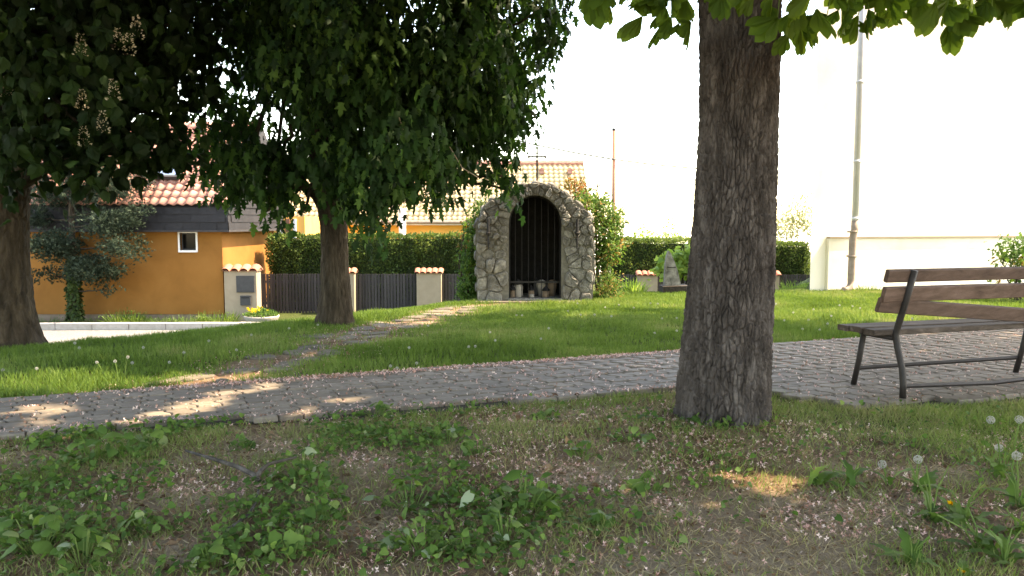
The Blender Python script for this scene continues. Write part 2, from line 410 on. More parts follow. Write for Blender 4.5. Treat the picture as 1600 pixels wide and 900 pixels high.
def palmate(nl=7, full=False, droop=.75, spread=2.5, seed=0, L=1.0):
    r = random.Random(seed); V = []; F = []
    for k in range(nl):
        a = (k / (nl - 1) - .5) * spread; l = L * (1 - .42 * abs(a) / (spread / 2)) * r.uniform(.9, 1.1)
        d = Vector((math.sin(a) * math.cos(droop), math.cos(a) * math.cos(droop), -math.sin(droop) * r.uniform(.8, 1.15))).normalized()
        sd = d.cross(Vector((0, 0, 1))).normalized(); nn = sd.cross(d)
        prof = [(0, .012), (.3, .09), (.58, .18), (.78, .215), (.92, .14), (1.02, 0.0)] if full else [(0, 0.0), (.68, .2), (1, 0.0)]
        base = len(V)
        if full:
            for (t, w) in prof:
                c = d * l * t + Vector((0, 0, -1)) * .14 * l * t * t
                if w == 0: V.append(tuple(c)); continue
                V.append(tuple(c + sd * w * l + nn * .05 * l)); V.append(tuple(c)); V.append(tuple(c - sd * w * l + nn * .05 * l))
            for i in range(4):
                b = base + 3 * i
                F += [(b, b + 1, b + 4), (b, b + 4, b + 3), (b + 1, b + 2, b + 5), (b + 1, b + 5, b + 4)]
            b = base + 12; F += [(b, b + 1, b + 3), (b + 1, b + 2, b + 3)]
        else:
            V += [(0, 0, 0), tuple(d * l * .68 + sd * .2 * l), tuple(d * l), tuple(d * l * .68 - sd * .2 * l)]
            F += [(base, base + 1, base + 2), (base, base + 2, base + 3)]
    return np.array(V), np.array(F)
PALM = palmate(7, False)
# ================================================================== THE SETTING
ZL = -1.7                                                    # level of the lane below the lawn
BX = np.array([-60, -14, -8, -4.7, -2.8, -1.0, .5, 5.0, 16, 40])
BY = np.array([-8, .8, 4.7, 7.5, 9.3, 11.7, 13.4, 13.9, 36, 80])
def terrain(x, y):
    x = np.asarray(x, float); y = np.asarray(y, float)
    d = np.clip((y - np.interp(x, BX, BY)) / 6.5, 0, 1)
    z = ZL * d * d * (3 - 2 * d)
    u, v = uv(x, y)
    near = np.clip((y - 1) / 2, 0, 1) * np.clip((20 - y) / 5, 0, 1)
    off = np.clip(np.maximum(v - .15, -v + np.interp(u, NU, NV) - .15) / .5, 0, 1)
    z = z + near * off * (.05 * (fbm(x * .9, y * .9, 3, 3) - .5) + .018 * (fbm(x * 5, y * 5, 8, 2) - .5))
    return z
# the paved path: u runs along it, v across it (0 = far edge)
O_UV = G(0, 630)[:2]
E_U = G(1600, 513)[:2] - O_UV; E_U = E_U / np.linalg.norm(E_U)
E_V = np.array((-E_U[1], E_U[0]))
def uv(x, y):
    dx = np.asarray(x, float) - O_UV[0]; dy = np.asarray(y, float) - O_UV[1]
    return dx * E_U[0] + dy * E_U[1], dx * E_V[0] + dy * E_V[1]
def xy(u, v): return O_UV[0] + u * E_U[0] + v * E_V[0], O_UV[1] + u * E_U[1] + v * E_V[1]
_ne = [uv(*G(px, py)[:2]) for px, py in [(-500, 722), (-200, 701), (0, 687), (280, 669), (560, 653), (850, 630), (1060, 613), (1185, 606), (1235, 624), (1335, 642), (1600, 627), (1900, 607)]]
NU = np.array([float(a) for a, b in _ne]); NV = np.array([float(b) for a, b in _ne])
def path_in(x, y, m=0.0):
    u, v = uv(x, y)
    return (v < -m) & (v > np.interp(u, NU, NV) + m)
# the trodden stone path from the pavement to the shrine
FP = np.array([G(px, py)[:2] for px, py in [(330, 603), (420, 572), (510, 545), (590, 517), (665, 497), (735, 480), (800, 474)]])
def flag_dist(x, y):
    x = np.asarray(x, float); y = np.asarray(y, float); d = np.full(x.shape, 99.0)
    for a, b in zip(FP[:-1], FP[1:]):
        e = b - a; l2 = e @ e
        t = np.clip(((x - a[0]) * e[0] + (y - a[1]) * e[1]) / l2, 0, 1)
        d = np.minimum(d, np.hypot(x - a[0] - t * e[0], y - a[1] - t * e[1]))
    return d

gx = np.unique(np.concatenate([np.linspace(-300, -30, 14), np.linspace(-30, -8, 45), np.linspace(-8, 9, 190), np.linspace(9, 30, 40), np.linspace(30, 300, 14)]))
gy = np.unique(np.concatenate([np.linspace(-60, 0, 12), np.linspace(0, 16, 180), np.linspace(16, 40, 60), np.linspace(40, 500, 16)]))
XX, YY = np.meshgrid(gx, gy)
ZZ = terrain(XX, YY)
nx, ny = len(gx), len(gy)
idx = np.arange(nx * ny).reshape(ny, nx)
GF = np.stack([idx[:-1, :-1], idx[:-1, 1:], idx[1:, 1:], idx[1:, :-1]], -1).reshape(-1, 4)
u_, v_ = uv(XX, YY)
lawn = np.clip((v_ + .1) / .3, 0, 1) * np.clip((flag_dist(XX, YY) - .35) / .25, 0, 1)
lawn = np.maximum(lawn, np.clip((XX - 1.2) / 1.0, 0, 1) * np.clip((YY - 4.0) / .6, 0, 1) * .8)
me = mesh_np('ground', np.stack([XX, YY, ZZ], -1).reshape(-1, 3), GF, M['ground'], lawn.ravel(), True, 'lawn')
tag(link('ground', me), kind='structure')

tag(link('bright_far_sheet', mesh_np('bright_far_sheet', [(-300, 46, ZL + .02), (300, 46, ZL + .02), (300, 480, ZL + .02), (-300, 480, ZL + .02)], np.array([(0, 1, 2, 3)]), M['bright_far'])), kind='structure')  # added pale sheet giving the hazy white brightness behind the hedge
# pavement bed and pavers
us = np.linspace(-2.5, 11.5, 60)
V = []
for u in us:
    a = xy(u, .02); b = xy(u, np.interp(u, NU, NV) - .03)
    V += [(a[0], a[1], .006), (b[0], b[1], .006)]
F = [(2 * i, 2 * i + 1, 2 * i + 3, 2 * i + 2) for i in range(len(us) - 1)]
path = tag(link('pavement', mesh_np('pavement', V, np.array(F), M['joint_sand'])), kind='structure')
PU, PV, GAP = .150, .158, .010
def paver_shape(s=0):
    r = random.Random(s); hu, hv = PU / 2 - GAP / 2, PV / 2 - GAP / 2; a = .021
    side = [(-hv, a), (-hv * .35, a), (hv * .35, -a), (hv, -a)]           # the S-shaped end joint
    top = [(hu + o, v) for v, o in side] + [(-hu + o, v) for v, o in reversed(side)]
    # outer ring low, inner ring (chamfer) on top
    n = len(top); V = []
    for (sc, z) in ((1, 0.0), (1, .024), (.92, .032)):
        for (x, y) in top: V.append((x * sc, y * sc, z))
    F4 = [(k, (k + 1) % n, n + (k + 1) % n, n + k) for k in range(n)] + [(n + k, n + (k + 1) % n, 2 * n + (k + 1) % n, 2 * n + k) for k in range(n)]
    return V, F4, list(range(2 * n, 3 * n))
pvV, pvF, pvTop = paver_shape()
pv_me = bpy.data.meshes.new('paver'); pv_me.from_pydata(pvV, [], pvF + [tuple(pvTop)]); pv_me.materials.append(M['paver']); pv_me.update()
cells = []
for i in range(int(-2.4 / PU), int(11.2 / PU)):
    for j in range(-1, -24, -1):
        u = (i + .5) * PU; v = (j + .5) * PV
        if v < np.interp(u, NU, NV) + .04: continue
        x, y = xy(u, v); cells.append((x, y))
cells = np.array(cells)
px_, py_, dep = proj(np.c_[cells, np.zeros(len(cells))])
vis = (px_ > -10) & (px_ < 1610) & (py_ < 905) & ~((px_ > 1075) & (px_ < 1190))
order = np.argsort(np.where(vis, dep, 99))
ang = math.atan2(E_U[1], E_U[0])
near300 = set(order[:300].tolist())
EV, EF, ET = [], [], 0
n0 = len(pvV); pvA = np.array(pvV)
restV = []; restF4 = []; restTop = []
for k, (x, y) in enumerate(cells):
    tz, ta, tb, rr = random.uniform(-.0035, .003), random.gauss(0, .013), random.gauss(0, .013), random.gauss(0, .011)
    if k in near300:
        o = link('paver', pv_me, path); o.location = (x, y, .004 + tz); o.rotation_euler = (ta, tb, ang + rr)
    else:
        c, s = math.cos(ang + rr), math.sin(ang + rr)
        W = np.c_[x + pvA[:, 0] * c - pvA[:, 1] * s, y + pvA[:, 0] * s + pvA[:, 1] * c, .004 + tz + pvA[:, 2] + pvA[:, 0] * tb + pvA[:, 1] * ta]
        b = len(restV) * n0; restV.append(W); restF4 += [tuple(b + q for q in f) for f in pvF]; restTop.append(tuple(b + q for q in pvTop))
far_p = link('far_pavers', mesh_np('far_pavers', np.concatenate(restV), [np.array(restF4), np.array(restTop)], M['paver']), path)
far_p['kind'] = 'stuff'

# convex cell helper (Voronoi by half-plane clipping)
def clip(poly, a, b, c):
    out = []
    for i in range(len(poly)):
        p, q = poly[i], poly[(i + 1) % len(poly)]
        dp, dq = a * p[0] + b * p[1] - c, a * q[0] + b * q[1] - c
        if dp <= 0: out.append(p)
        if dp * dq < 0:
            t = dp / (dp - dq); out.append((p[0] + t * (q[0] - p[0]), p[1] + t * (q[1] - p[1])))
    return out
def voronoi(seeds, bbox):
    res = []
    S = np.array(seeds)
    for i, s in enumerate(seeds):
        poly = [(bbox[0], bbox[1]), (bbox[2], bbox[1]), (bbox[2], bbox[3]), (bbox[0], bbox[3])]
        d = np.hypot(S[:, 0] - s[0], S[:, 1] - s[1])
        for j in np.argsort(d)[1:24]:
            t = seeds[j]; a, b = t[0] - s[0], t[1] - s[1]
            poly = clip(poly, a, b, (t[0] ** 2 + t[1] ** 2 - s[0] ** 2 - s[1] ** 2) / 2)
            if len(poly) < 3: break
        res.append(poly)
    return res
def densify(poly, step):
    out = []
    for i in range(len(poly)):
        p, q = poly[i], poly[(i + 1) % len(poly)]
        n = max(1, int(round(math.dist(p, q) / step)))
        out += [(p[0] + (q[0] - p[0]) * k / n, p[1] + (q[1] - p[1]) * k / n) for k in range(n)]
    return out
def smooth_poly(poly, it=1):
    for _ in range(it):
        n = len(poly)
        poly = [((poly[i - 1][0] + 2 * poly[i][0] + poly[(i + 1) % n][0]) / 4, (poly[i - 1][1] + 2 * poly[i][1] + poly[(i + 1) % n][1]) / 4) for i in range(n)]
    return poly
def pebble(poly, depth, r, bulge=.6):
    """rounded stone over a flat polygon: rings shrinking towards the middle while rising; returns V (u,v,h), F"""
    n = len(poly); cx = sum(p[0] for p in poly) / n; cy = sum(p[1] for p in poly) / n
    V = []; F = []
    for (sc, h) in ((1, -.03), (1.0, depth * .4), (.91, depth * .92), (.55, depth * (1 + .25 * bulge))):
        for p in poly:
            V.append((cx + (p[0] - cx) * sc, cy + (p[1] - cy) * sc, h + (r.uniform(-.14, .14) * depth if h > 0 else 0)))
    for k in range(3):
        for i in range(n):
            F.append((k * n + i, k * n + (i + 1) % n, (k + 1) * n + (i + 1) % n, (k + 1) * n + i))
    V.append((cx, cy, depth * (1 + .3 * bulge))); c = len(V) - 1
    for i in range(n): F.append((3 * n + i, 3 * n + (i + 1) % n, c))
    return V, F, (cx, cy)

# flagstones
seeds = []
segl = np.linalg.norm(np.diff(FP, axis=0), axis=1); cum = np.concatenate([[0], np.cumsum(segl)])
t = -.1
while t < cum[-1] + .1:
    x0 = np.interp(t, cum, FP[:, 0]); y0 = np.interp(t, cum, FP[:, 1])
    x1 = np.interp(t + .1, cum, FP[:, 0]); y1 = np.interp(t + .1, cum, FP[:, 1])
    d = np.array((x1 - x0, y1 - y0)); d = d / max(1e-6, np.linalg.norm(d)); nn_ = np.array((-d[1], d[0]))
    for w in (-.52, -.18, .18, .5):
        seeds.append((x0 + nn_[0] * (w + random.uniform(-.1, .1)) + random.uniform(-.08, .08), y0 + nn_[1] * (w + random.uniform(-.1, .1)) + random.uniform(-.08, .08)))
    t += .33
trodden = tag(link('stone_path', mesh_np('stone_path', np.array([(p[0] + s * .35, p[1] - s * .25, terrain(p[0], p[1]) - .03) for p in FP for s in (-1, 1)]),
              np.array([(2 * i, 2 * i + 1, 2 * i + 3, 2 * i + 2) for i in range(len(FP) - 1)]), M['joint_sand'])), kind='structure')
rr_ = random.Random(3)
for poly, s in zip(voronoi(seeds, (-6, 4, 4, 16)), seeds):
    if len(poly) < 3 or rr_.random() < .2 or flag_dist(s[0], s[1]) > .5 or path_in(s[0], s[1], -.12): continue
    c = s; poly = [(c[0] + (p[0] - c[0]) * .8, c[1] + (p[1] - c[1]) * .8) for p in poly]
    if max(math.dist(p, c) for p in poly) > .5: continue
    poly = smooth_poly(densify(poly, .12), 1)
    n = len(poly); z0 = float(terrain(c[0], c[1])); tl = (rr_.gauss(0, .03), rr_.gauss(0, .03)); hgt = rr_.uniform(.005, .022)
    Vv = [(p[0] - c[0], p[1] - c[1], -.06) for p in poly] + [(p[0] - c[0], p[1] - c[1], hgt - .008 + (p[0] - c[0]) * tl[0] + (p[1] - c[1]) * tl[1]) for p in poly] + \
         [((p[0] - c[0]) * .92, (p[1] - c[1]) * .92, hgt + rr_.uniform(-.003, .003) + (p[0] - c[0]) * tl[0] + (p[1] - c[1]) * tl[1]) for p in poly]
    Ff = [(k * n + i, k * n + (i + 1) % n, (k + 1) * n + (i + 1) % n, (k + 1) * n + i) for k in range(2) for i in range(n)] + [tuple(range(2 * n, 3 * n))]
    mb = MB().add(Vv, Ff); o = link('flagstone', mb.mesh('flagstone', M['flag']), trodden); o.location = (c[0], c[1], z0)

# gravel lane, kerb and bed below the lawn
gl = []
for k in range(30):
    X = -34 + k * 1.0
    gl.append((X, 13.0, ZL + .006)); gl.append((X, 21.75 + (X + 8) * .02, ZL + .006))
tag(link('gravel_lane', mesh_np('gravel_lane', gl, np.array([(2 * i, 2 * i + 2, 2 * i + 3, 2 * i + 1) for i in range(29)]), M['gravel'])), kind='structure')
kerb = tag(link('kerb', MB().box((-34, 21.95, ZL - .2), (-6.4, 22.0, ZL + .05)).mesh('kerb', M['mortar'])), kind='structure')
ks = MB().bevbox((-.49, -.09, -.15), (.49, .09, .2), .02).mesh('kerb_stone', M['concrete'])
X = -20.0
while X < -6.5:
    o = link('kerb_stone', ks, kerb); o.location = (X, 21.9 + (X + 8) * .02, ZL); o.rotation_euler = (0, random.gauss(0, .006), random.gauss(.02, .008)); X += 1.0

# ================================================================== BUILDINGS
HY = 23.7                                                   # street front of the orange house
hx1 = P(350, 480, HY)[0]; hx0 = -22.0; HB = 5.2
zw = P(200, 357, HY)[2]; zp = P(200, 491, HY)[2]
h = empty('orange_house', (hx1 - 4, HY + 2.5, ZL), 'low orange house with dark slate eave and red tiled roof', 'house')
wx0, wx1 = P(283, 430, HY)[0], P(308, 430, HY)[0]; wz0, wz1 = P(0, 391, HY)[2], P(0, 364, HY)[2]
# wall with a real window opening: front face built as a frame of pieces, 0.3 m thick
mb = MB()
for (x0, x1, z0, z1) in ((hx0, wx0, zp, zw), (wx1, hx1, zp, zw), (wx0, wx1, zp, wz0), (wx0, wx1, wz1, zw)):
    mb.box((x0, HY, z0), (x1, HY + .3, z1))
mb.box((hx1 - .3, HY + .301, zp), (hx1, HY + HB, zw)); mb.box((hx0, HY + HB - .3, zp), (hx1 - .301, HY + HB - .001, zw)); mb.box((hx0, HY + .301, zp), (hx0 + .3, HY + HB - .301, zw))
mb.build('wall', M['orange'], h)
MB().box((hx0, HY + .02, ZL - .3), (hx1 - .03, HY + HB, zp - .002)).build('plinth', M['plinth'], h)
w = MB().box((wx0 - .05, HY - .03, wz0 - .05), (wx0, HY + .06, wz1 + .05)).box((wx1, HY - .03, wz0 - .05), (wx1 + .05, HY + .06, wz1 + .05)).box((wx0, HY - .029, wz1), (wx1, HY + .059, wz1 + .05)).box((wx0 - .04, HY - .06, wz0 - .06), (wx1 + .04, HY + .058, wz0)).build('window', M['white'], h)
MB().box((wx0, HY + .22, wz0), (wx1, HY + .24, wz1)).build('pane', M['glass'], w)
MB().box((wx0, HY + .12, wz0), (wx0 + .04, HY + .139, wz1)).box((wx1 - .04, HY + .12, wz0), (wx1, HY + .139, wz1)).box((wx0 + .041, HY + .12, wz1 - .04), (wx1 - .041, HY + .139, wz1)).box((wx0 + .041, HY + .12, wz0), (wx1 - .041, HY + .139, wz0 + .04)).build('frame', M['dark_panel'], w)
# slate clad eave band: rows of slates, front and side
ze0, ze1 = zw - .04, P(0, 320, HY - .4)[2]
ov = .34
fas = MB().box((hx0 - .2, HY - ov + .05, ze0), (hx1 + ov - .05, HY + HB + .2, ze1)).build('slate_eave', M['slate'], h)
slm = {}
for (nm, L) in (('f', .5),):
    sl = MB(); sl.add([(0, 0, 0), (L * .98, 0, 0), (L * .98, .02, .28), (0, .02, .28), (0, .025, 0), (L * .98, .025, 0)], [(0, 1, 2, 3), (4, 5, 1, 0)]); slm[nm] = sl.mesh('slate', M['slate'])
nrow = 3; rh = (ze1 - ze0 - .02) / nrow
for r_ in range(nrow):
    X = -14.6 + (r_ % 2) * .25
    while X < hx1 + ov - .5:
        o = link('slate', slm['f'], h); o.location = (X - h.location.x, HY - ov + .018 - h.location.y, ze0 + r_ * rh - .01 - h.location.z); o.rotation_euler = (0, random.gauss(0, .008), 0); X += .5
    Y = HY - ov + .05 + (r_ % 2) * .25
    while Y < HY + HB - .3:
        o = link('slate', slm['f'], h); o.location = (hx1 + ov - .018 - h.location.x, Y - h.location.y, ze0 + r_ * rh - .01 - h.location.z); o.rotation_euler = (0, 0, math.pi / 2); Y += .5
MB().box((hx0, HY - ov - .01, ze0 - .06), (hx1 + ov, HY - .005, ze0 - .002)).box((hx1 + .005, HY - .004, ze0 - .06), (hx1 + ov, HY + HB, ze0 - .002)).build('soffit', M['plank'], h)
# pantile roof
def pantile(W=.27, L=.4, n=8):
    V = []; F = []
    for (v, lift) in ((0, .035), (L, 0.0)):
        for i in range(n + 1):
            t = i / n; V.append((t * W, v, lift + .03 * math.sin(2 * math.pi * t) ))
    for i in range(n): F.append((i, i + 1, n + 2 + i, n + 1 + i))
    m_ = len(V)
    for i in range(n + 1): V.append((i / n * W, 0.004, -.0 + .03 * math.sin(2 * math.pi * i / n)))
    for i in range(n): F.append((m_ + i, m_ + i + 1, i + 1, i))
    return V, F
TV_, TF_ = pantile()
RP = R(40); ey, ez = HY - ov - .06, ze1 - .03
tile_me = MB().add(TV_, TF_).mesh('roof_tile', M['tile'], True)
roof = MB().add([(hx0 - .2, ey + .05, ez - .02), (hx1 + ov, ey + .05, ez - .02), (hx1 + ov, ey + 3.4, ez - .02 + 3.35 * math.tan(RP)), (hx0 - .2, ey + 3.4, ez - .02 + 3.35 * math.tan(RP)),
                 (hx1 + ov, ey + 6.5, ez - .02), (hx0 - .2, ey + 6.5, ez - .02)], [(0, 1, 2, 3), (3, 2, 4, 5), (1, 4, 2), (0, 3, 5), (0, 5, 4, 1)]).build('roof', M['slate'], h)
rl = h.location
EX = .33; restv, restf = [], []
tA = np.array(TV_)
for r_ in range(13):
    for c_ in range(52):
        X = hx1 + ov + .05 - (c_ + 1) * .262; v = r_ * EX
        y, z = ey + v * math.cos(RP), ez + .03 + v * math.sin(RP)
        if v * math.cos(RP) > 3.25: continue
        if c_ < 23:
            o = link('roof_tile', tile_me, roof); o.location = (X - rl.x, y - rl.y, z - rl.z); o.rotation_euler = (RP + random.gauss(0, .008), random.gauss(0, .006), 0)
        else:
            W = np.c_[X + tA[:, 0], y + tA[:, 1] * math.cos(RP) - tA[:, 2] * math.sin(RP), z + tA[:, 1] * math.sin(RP) + tA[:, 2] * math.cos(RP)]
            b = len(restv) * len(tA); restv.append(W); restf += [tuple(b + q for q in f) for f in TF_]
o = np_link('far_roof_tiles', np.concatenate(restv), np.array(restf), M['tile'], None, None, True, 'stuff'); o.parent = roof; o.location = -rl
mr = Matrix.Translation(Vector(P(267, 266, 24.5))) @ Matrix.Rotation(RP, 4, 'X')
sk = MB().box((-.42, -.5, .02), (-.34, .5, .14), mr).box((.34, -.5, .02), (.42, .5, .14), mr).box((-.339, -.5, .02), (.339, -.42, .138), mr).box((-.339, .42, .02), (.339, .5, .138), mr).build('skylight', M['dark_panel'], h)
MB().box((-.338, -.419, .06), (.338, .419, .1), mr).build('pane', M['skylight'], sk)

# far yellow house
FY = 35.0
fx1 = P(923, 345, FY)[0]; fx0 = -17.0
zg = P(0, 346, FY)[2]
fh = empty('yellow_house', (0, FY + 3, ZL), 'long yellow house with pale tiled roof behind the hedge', 'house')
MB().box((fx0, FY + .4, ZL - .2), (fx1 - .35, FY + 7.5, zg + .05)).build('wall', M['yellow'], fh)
MB().tube([(fx0, FY - .1, zg - .03), (fx1, FY - .1, zg - .03)], .075, 8).build('gutter', M['cast_pipe'], fh)
MB().box((fx0, FY - .02, zg - .16), (fx1 - .1, FY + .398, zg - .1)).build('soffit', M['white'], fh)
slope = math.atan2(P(0, 260, FY + 3.6)[2] - zg, 3.6)
EXF, TWF = .34, .25; rows = int(3.6 / math.cos(slope) / EXF) ; tv2, tf2 = pantile(TWF, .4, 5)
tB = np.array(tv2); rv_, rf_ = [], []
c_ = 0; X = fx1
while X > fx0 + TWF:
    X -= TWF * .97
    for r_ in range(rows + 1):
        v = r_ * EXF; y, z = FY + v * math.cos(slope), zg + .02 + v * math.sin(slope) + random.gauss(0, .004)
        W = np.c_[X + tB[:, 0], y + tB[:, 1] * math.cos(slope) - tB[:, 2] * math.sin(slope), z + tB[:, 1] * math.sin(slope) + tB[:, 2] * math.cos(slope)]
        b = len(rv_) * len(tB); rv_.append(W); rf_ += [tuple(b + q for q in f) for f in tf2]
zr = zg + 3.6 * math.tan(slope)
froof = MB().add([(fx0, FY + .02, zg - .05), (fx1 - .05, FY + .02, zg - .05), (fx1 - .05, FY + 3.75, zr + .02), (fx0, FY + 3.75, zr + .02), (fx1 - .05, FY + 7.5, zg - .05), (fx0, FY + 7.5, zg - .05)],
                 [(0, 1, 2, 3), (3, 2, 4, 5), (1, 4, 2), (0, 3, 5), (0, 5, 4, 1)]).build('roof', M['tile_far'], fh)
o = np_link('roof_tiles', np.concatenate(rv_), np.array(rf_), M['tile_far'], None, None, True, 'stuff'); o.parent = froof; o.location = -fh.location
mb = MB(); X = fx0
while X < fx1:
    mb.tube([(X, FY + 3.72, zr + .14), (min(X + .4, fx1), FY + 3.72, zr + .17)], [.13, .14], 8); X += .38
o = mb.build('ridge_tiles', M['tile'], fh)
chx = P(870, 430, FY + 5)[0]
ch = MB().box((chx - .35, FY + 4.6, zr - 1.2), (chx + .35, FY + 5.2, zr + .3)).box((chx - .42, FY + 4.53, zr + .301), (chx + .42, FY + 5.27, zr + .38)).build('chimney', M['tile'], fh)
for (px_c, py_c) in ((846, 268), (891, 268)):
    q = P(px_c, py_c, FY + 2.95); MB().box((q[0] - .1, q[1] - .1, q[2] - .1), (q[0] + .1, q[1] + .3, q[2] + .06)).add([(q[0] - .13, q[1] - .12, q[2] + .061), (q[0] + .13, q[1] - .12, q[2] + .061), (q[0], q[1] - .12, q[2] + .2), (q[0] - .13, q[1] + .3, q[2] + .061), (q[0] + .13, q[1] + .3, q[2] + .061), (q[0], q[1] + .3, q[2] + .2)], [(0, 1, 2), (3, 5, 4), (0, 3, 4, 1), (1, 4, 5, 2), (2, 5, 3, 0)]).build('roof_vent', M['tile'], fh)
q0 = P(624, 430, 34)[0]; q1 = P(635, 430, 34)[0]
MB().lathe([((q1 - q0) / 2, 0), ((q1 - q0) / 2, P(0, 326, 34)[2] - ZL)], ((q0 + q1) / 2, 34, ZL), 12).build('column', M['white'], fh)
# side wing with white window strips left of the maple
xa, xb = P(424, 430, 31)[0], P(478, 430, 31)[0]
MB().box((xa, 31, ZL), (xb, 34.5, P(0, 338, 31)[2])).build('side_wing', M['yellow'], fh)
for pa, pb in ((437, 443), (460, 465)):
    o = MB().box((P(pa, 430, 31)[0], 30.93, ZL + .9), (P(pb, 430, 31)[0], 30.998, P(0, 342, 31)[2])).build('window_strip', M['white'], fh)
o = MB().box((P(448, 430, 31)[0], 30.94, ZL + .9), (P(455, 430, 31)[0], 30.998, P(0, 342, 31)[2])).build('shutter', M['rust'], fh)

# church: pale plastered wall, offset plinth, downpipe
cc = G(1265, 456)
ca = np.array((cc[0], cc[1])); ft = np.array((1, .3)); ft = ft / np.linalg.norm(ft); sd_ = np.array((.42, .91))
church = empty('church', (ca[0] + 4, ca[1] + 4, 0), 'tall cream white church wall with ledge at the lawn', 'building')
def prism(poly, z0, z1):
    n = len(poly); V = [(p[0], p[1], z0) for p in poly] + [(p[0], p[1], z1) for p in poly]
    return V, [tuple(range(n - 1, -1, -1)), tuple(range(n, 2 * n))] + [(i, (i + 1) % n, n + (i + 1) % n, n + i) for i in range(n)]
zl = P(1450, 373, ca[1])[2]
fp = [ca, ca + ft * 14, ca + ft * 14 + sd_ * 8, ca + sd_ * 8]
MB().add(*prism(fp, zl + .001, 7.5)).build('wall', M['church'], church)
nf = np.array((ft[1], -ft[0]))
if nf[1] > 0: nf = -nf
b0 = ca + ft * .32
fp2 = [b0 + nf * .07, ca + ft * 14 + nf * .07, ca + ft * 14 + sd_ * 8, ca + sd_ * 8, ca, b0]
MB().add(*prism(fp2, -.3, zl)).build('plinth', M['church'], church)
fp3 = [b0 + nf * .1, ca + ft * 14 + nf * .1, ca + ft * 14 + nf * .002, b0 + nf * .002]
MB().add(*prism(fp3, zl + .002, zl + .035)).build('ledge', M['beige'], church)
dp = P(1331, 440, ca[1] - .2)
dpx, dpy = dp[0], ca[1] - .2
pipe = MB().tube([(dpx + .02, dpy, 1.25), (dpx + .02, dpy, 7.2)], .055, 14).build('downpipe', M['zinc'], church, True)
for z in (1.27, 2.25, 3.6):
    MB().tube([(dpx + .02, dpy, z), (dpx + .02, dpy, z + .05)], .064, 14).build('pipe_joint', M['zinc'], pipe, True)
lo = MB().tube([(dpx + .02, dpy, 1.26), (dpx + .02, dpy, 1.1), (dpx, dpy, 1.0), (dpx - .01, dpy, .9), (dpx - .015, dpy, .22), (dpx - .04, dpy - .02, .1), (dpx - .12, dpy - .05, .05), (dpx - .17, dpy - .06, .045)], [.06, .062, .062, .06, .06, .06, .06, .062], 14).build('lower_pipe', M['cast_pipe'], church, True)
for z in (.62, 1.05):
    MB().tube([(dpx - .005, dpy, z), (dpx - .005, dpy, z + .035)], .072, 14).build('pipe_joint', M['cast_pipe'], lo, True)
    MB().box((dpx - .02, dpy + .05, z), (dpx + .02, dpy + .22, z + .03)).build('pipe_bracket', M['cast_pipe'], lo)
# ================================================================== FENCE, HEDGES, LANE FURNITURE
FEN = 26.0
zf0, zf1 = P(0, 489, FEN)[2], P(0, 428, FEN)[2]
plank_me = MB().bevbox((-.042, -.012, 0), (.042, .012, 1.0), .004).mesh('plank', M['plank'])
def fence(pa, pb, Y, z0, z1, label, pitch=.103, gaps=()):
    xa, xb = P(pa, 430, Y)[0], P(pb, 430, Y)[0]
    e = empty('plank_fence', ((xa + xb) / 2, Y, z0), label, 'fence', 'dark plank fence along the lane')
    for zz in (.25, .8):
        MB().box((xa, Y + .013, z0 + (z1 - z0) * zz - .04), (xb, Y + .06, z0 + (z1 - z0) * zz + .04)).build('rail', M['plank'], e)
    X = xa + .05
    while X < xb:
        if not any(abs(X - g) < .03 for g in gaps):
            o = link('plank', plank_me, e); o.location = (X - e.location.x, random.gauss(0, .004), random.uniform(-.008, .008)); o.scale = (1, 1, z1 - z0)
            o.rotation_euler = (0, random.gauss(0, .004), 0)
        X += pitch
    return e
capm = []
def cap_mesh(w):
    V = []; F = []; n = 6; L = .3
    for v, sc in ((0, 1.0), (L, .82)):
        for i in range(n + 1):
            t = math.pi * i / n; V.append((-math.cos(t) * w / 2 * sc, -v, math.sin(t) * w * .38 * sc - v * .34))
    for i in range(n): F.append((i, i + 1, n + 2 + i, n + 1 + i))
    return MB().add(V, F).mesh('cap_tile', M['cap_tile'], True)
def pillar(pa, pb, Y, z0, z1, label, name='fence_pillar', ntile=None, depth=.42):
    xa, xb = P(pa, 430, Y)[0], P(pb, 430, Y)[0]
    e = empty(name, ((xa + xb) / 2, Y, z0), label, 'pillar', 'plastered fence pillars')
    MB().box((xa, Y - depth / 2, z0 - .15), (xb, Y + depth / 2, z1)).build('post', M['beige'], e)
    MB().add([(xa - .04, Y - depth / 2 - .05, z1 + .001), (xb + .04, Y - depth / 2 - .05, z1 + .001), (xb + .04, Y + depth / 2 + .05, z1 + .001), (xa - .04, Y + depth / 2 + .05, z1 + .001), (xa - .04, Y, z1 + .1), (xb + .04, Y, z1 + .1)],
             [(0, 1, 5, 4), (2, 3, 4, 5), (1, 2, 5), (3, 0, 4), (3, 2, 1, 0)]).build('cap_bed', M['cap_tile'], e)
    nt = ntile or max(3, int((xb - xa + .12) / .17)); w = (xb - xa + .14) / nt; cm = cap_mesh(w * 1.06)
    for side in (0, 1):
        for k in range(nt):
            o = link('cap_tile', cm, e); o.location = (xa - .07 + (k + .5) * w - e.location.x, random.gauss(0, .006), z1 + .1 - z0); o.rotation_euler = (0, 0, math.pi * side)
    return e
fence(406, 522, FEN, zf0, zf1, 'dark plank fence panel between mailbox pillar and maple trunk')
fence(555, 652, FEN, zf0, zf1, 'dark plank fence panel just right of the maple trunk')
fence(690, 752, FEN, zf0, zf1, 'dark plank fence panel left of the shrine ivy')
YR = 29.0
zr0 = ZL; zr1 = P(0, 429, YR)[2]
fence(966, 994, YR, zr0, zr1, 'short dark fence stretch right of the shrine shrub')
fence(1028, 1076, YR, zr0, zr1, 'dark fence stretch behind the pointed boundary stone')
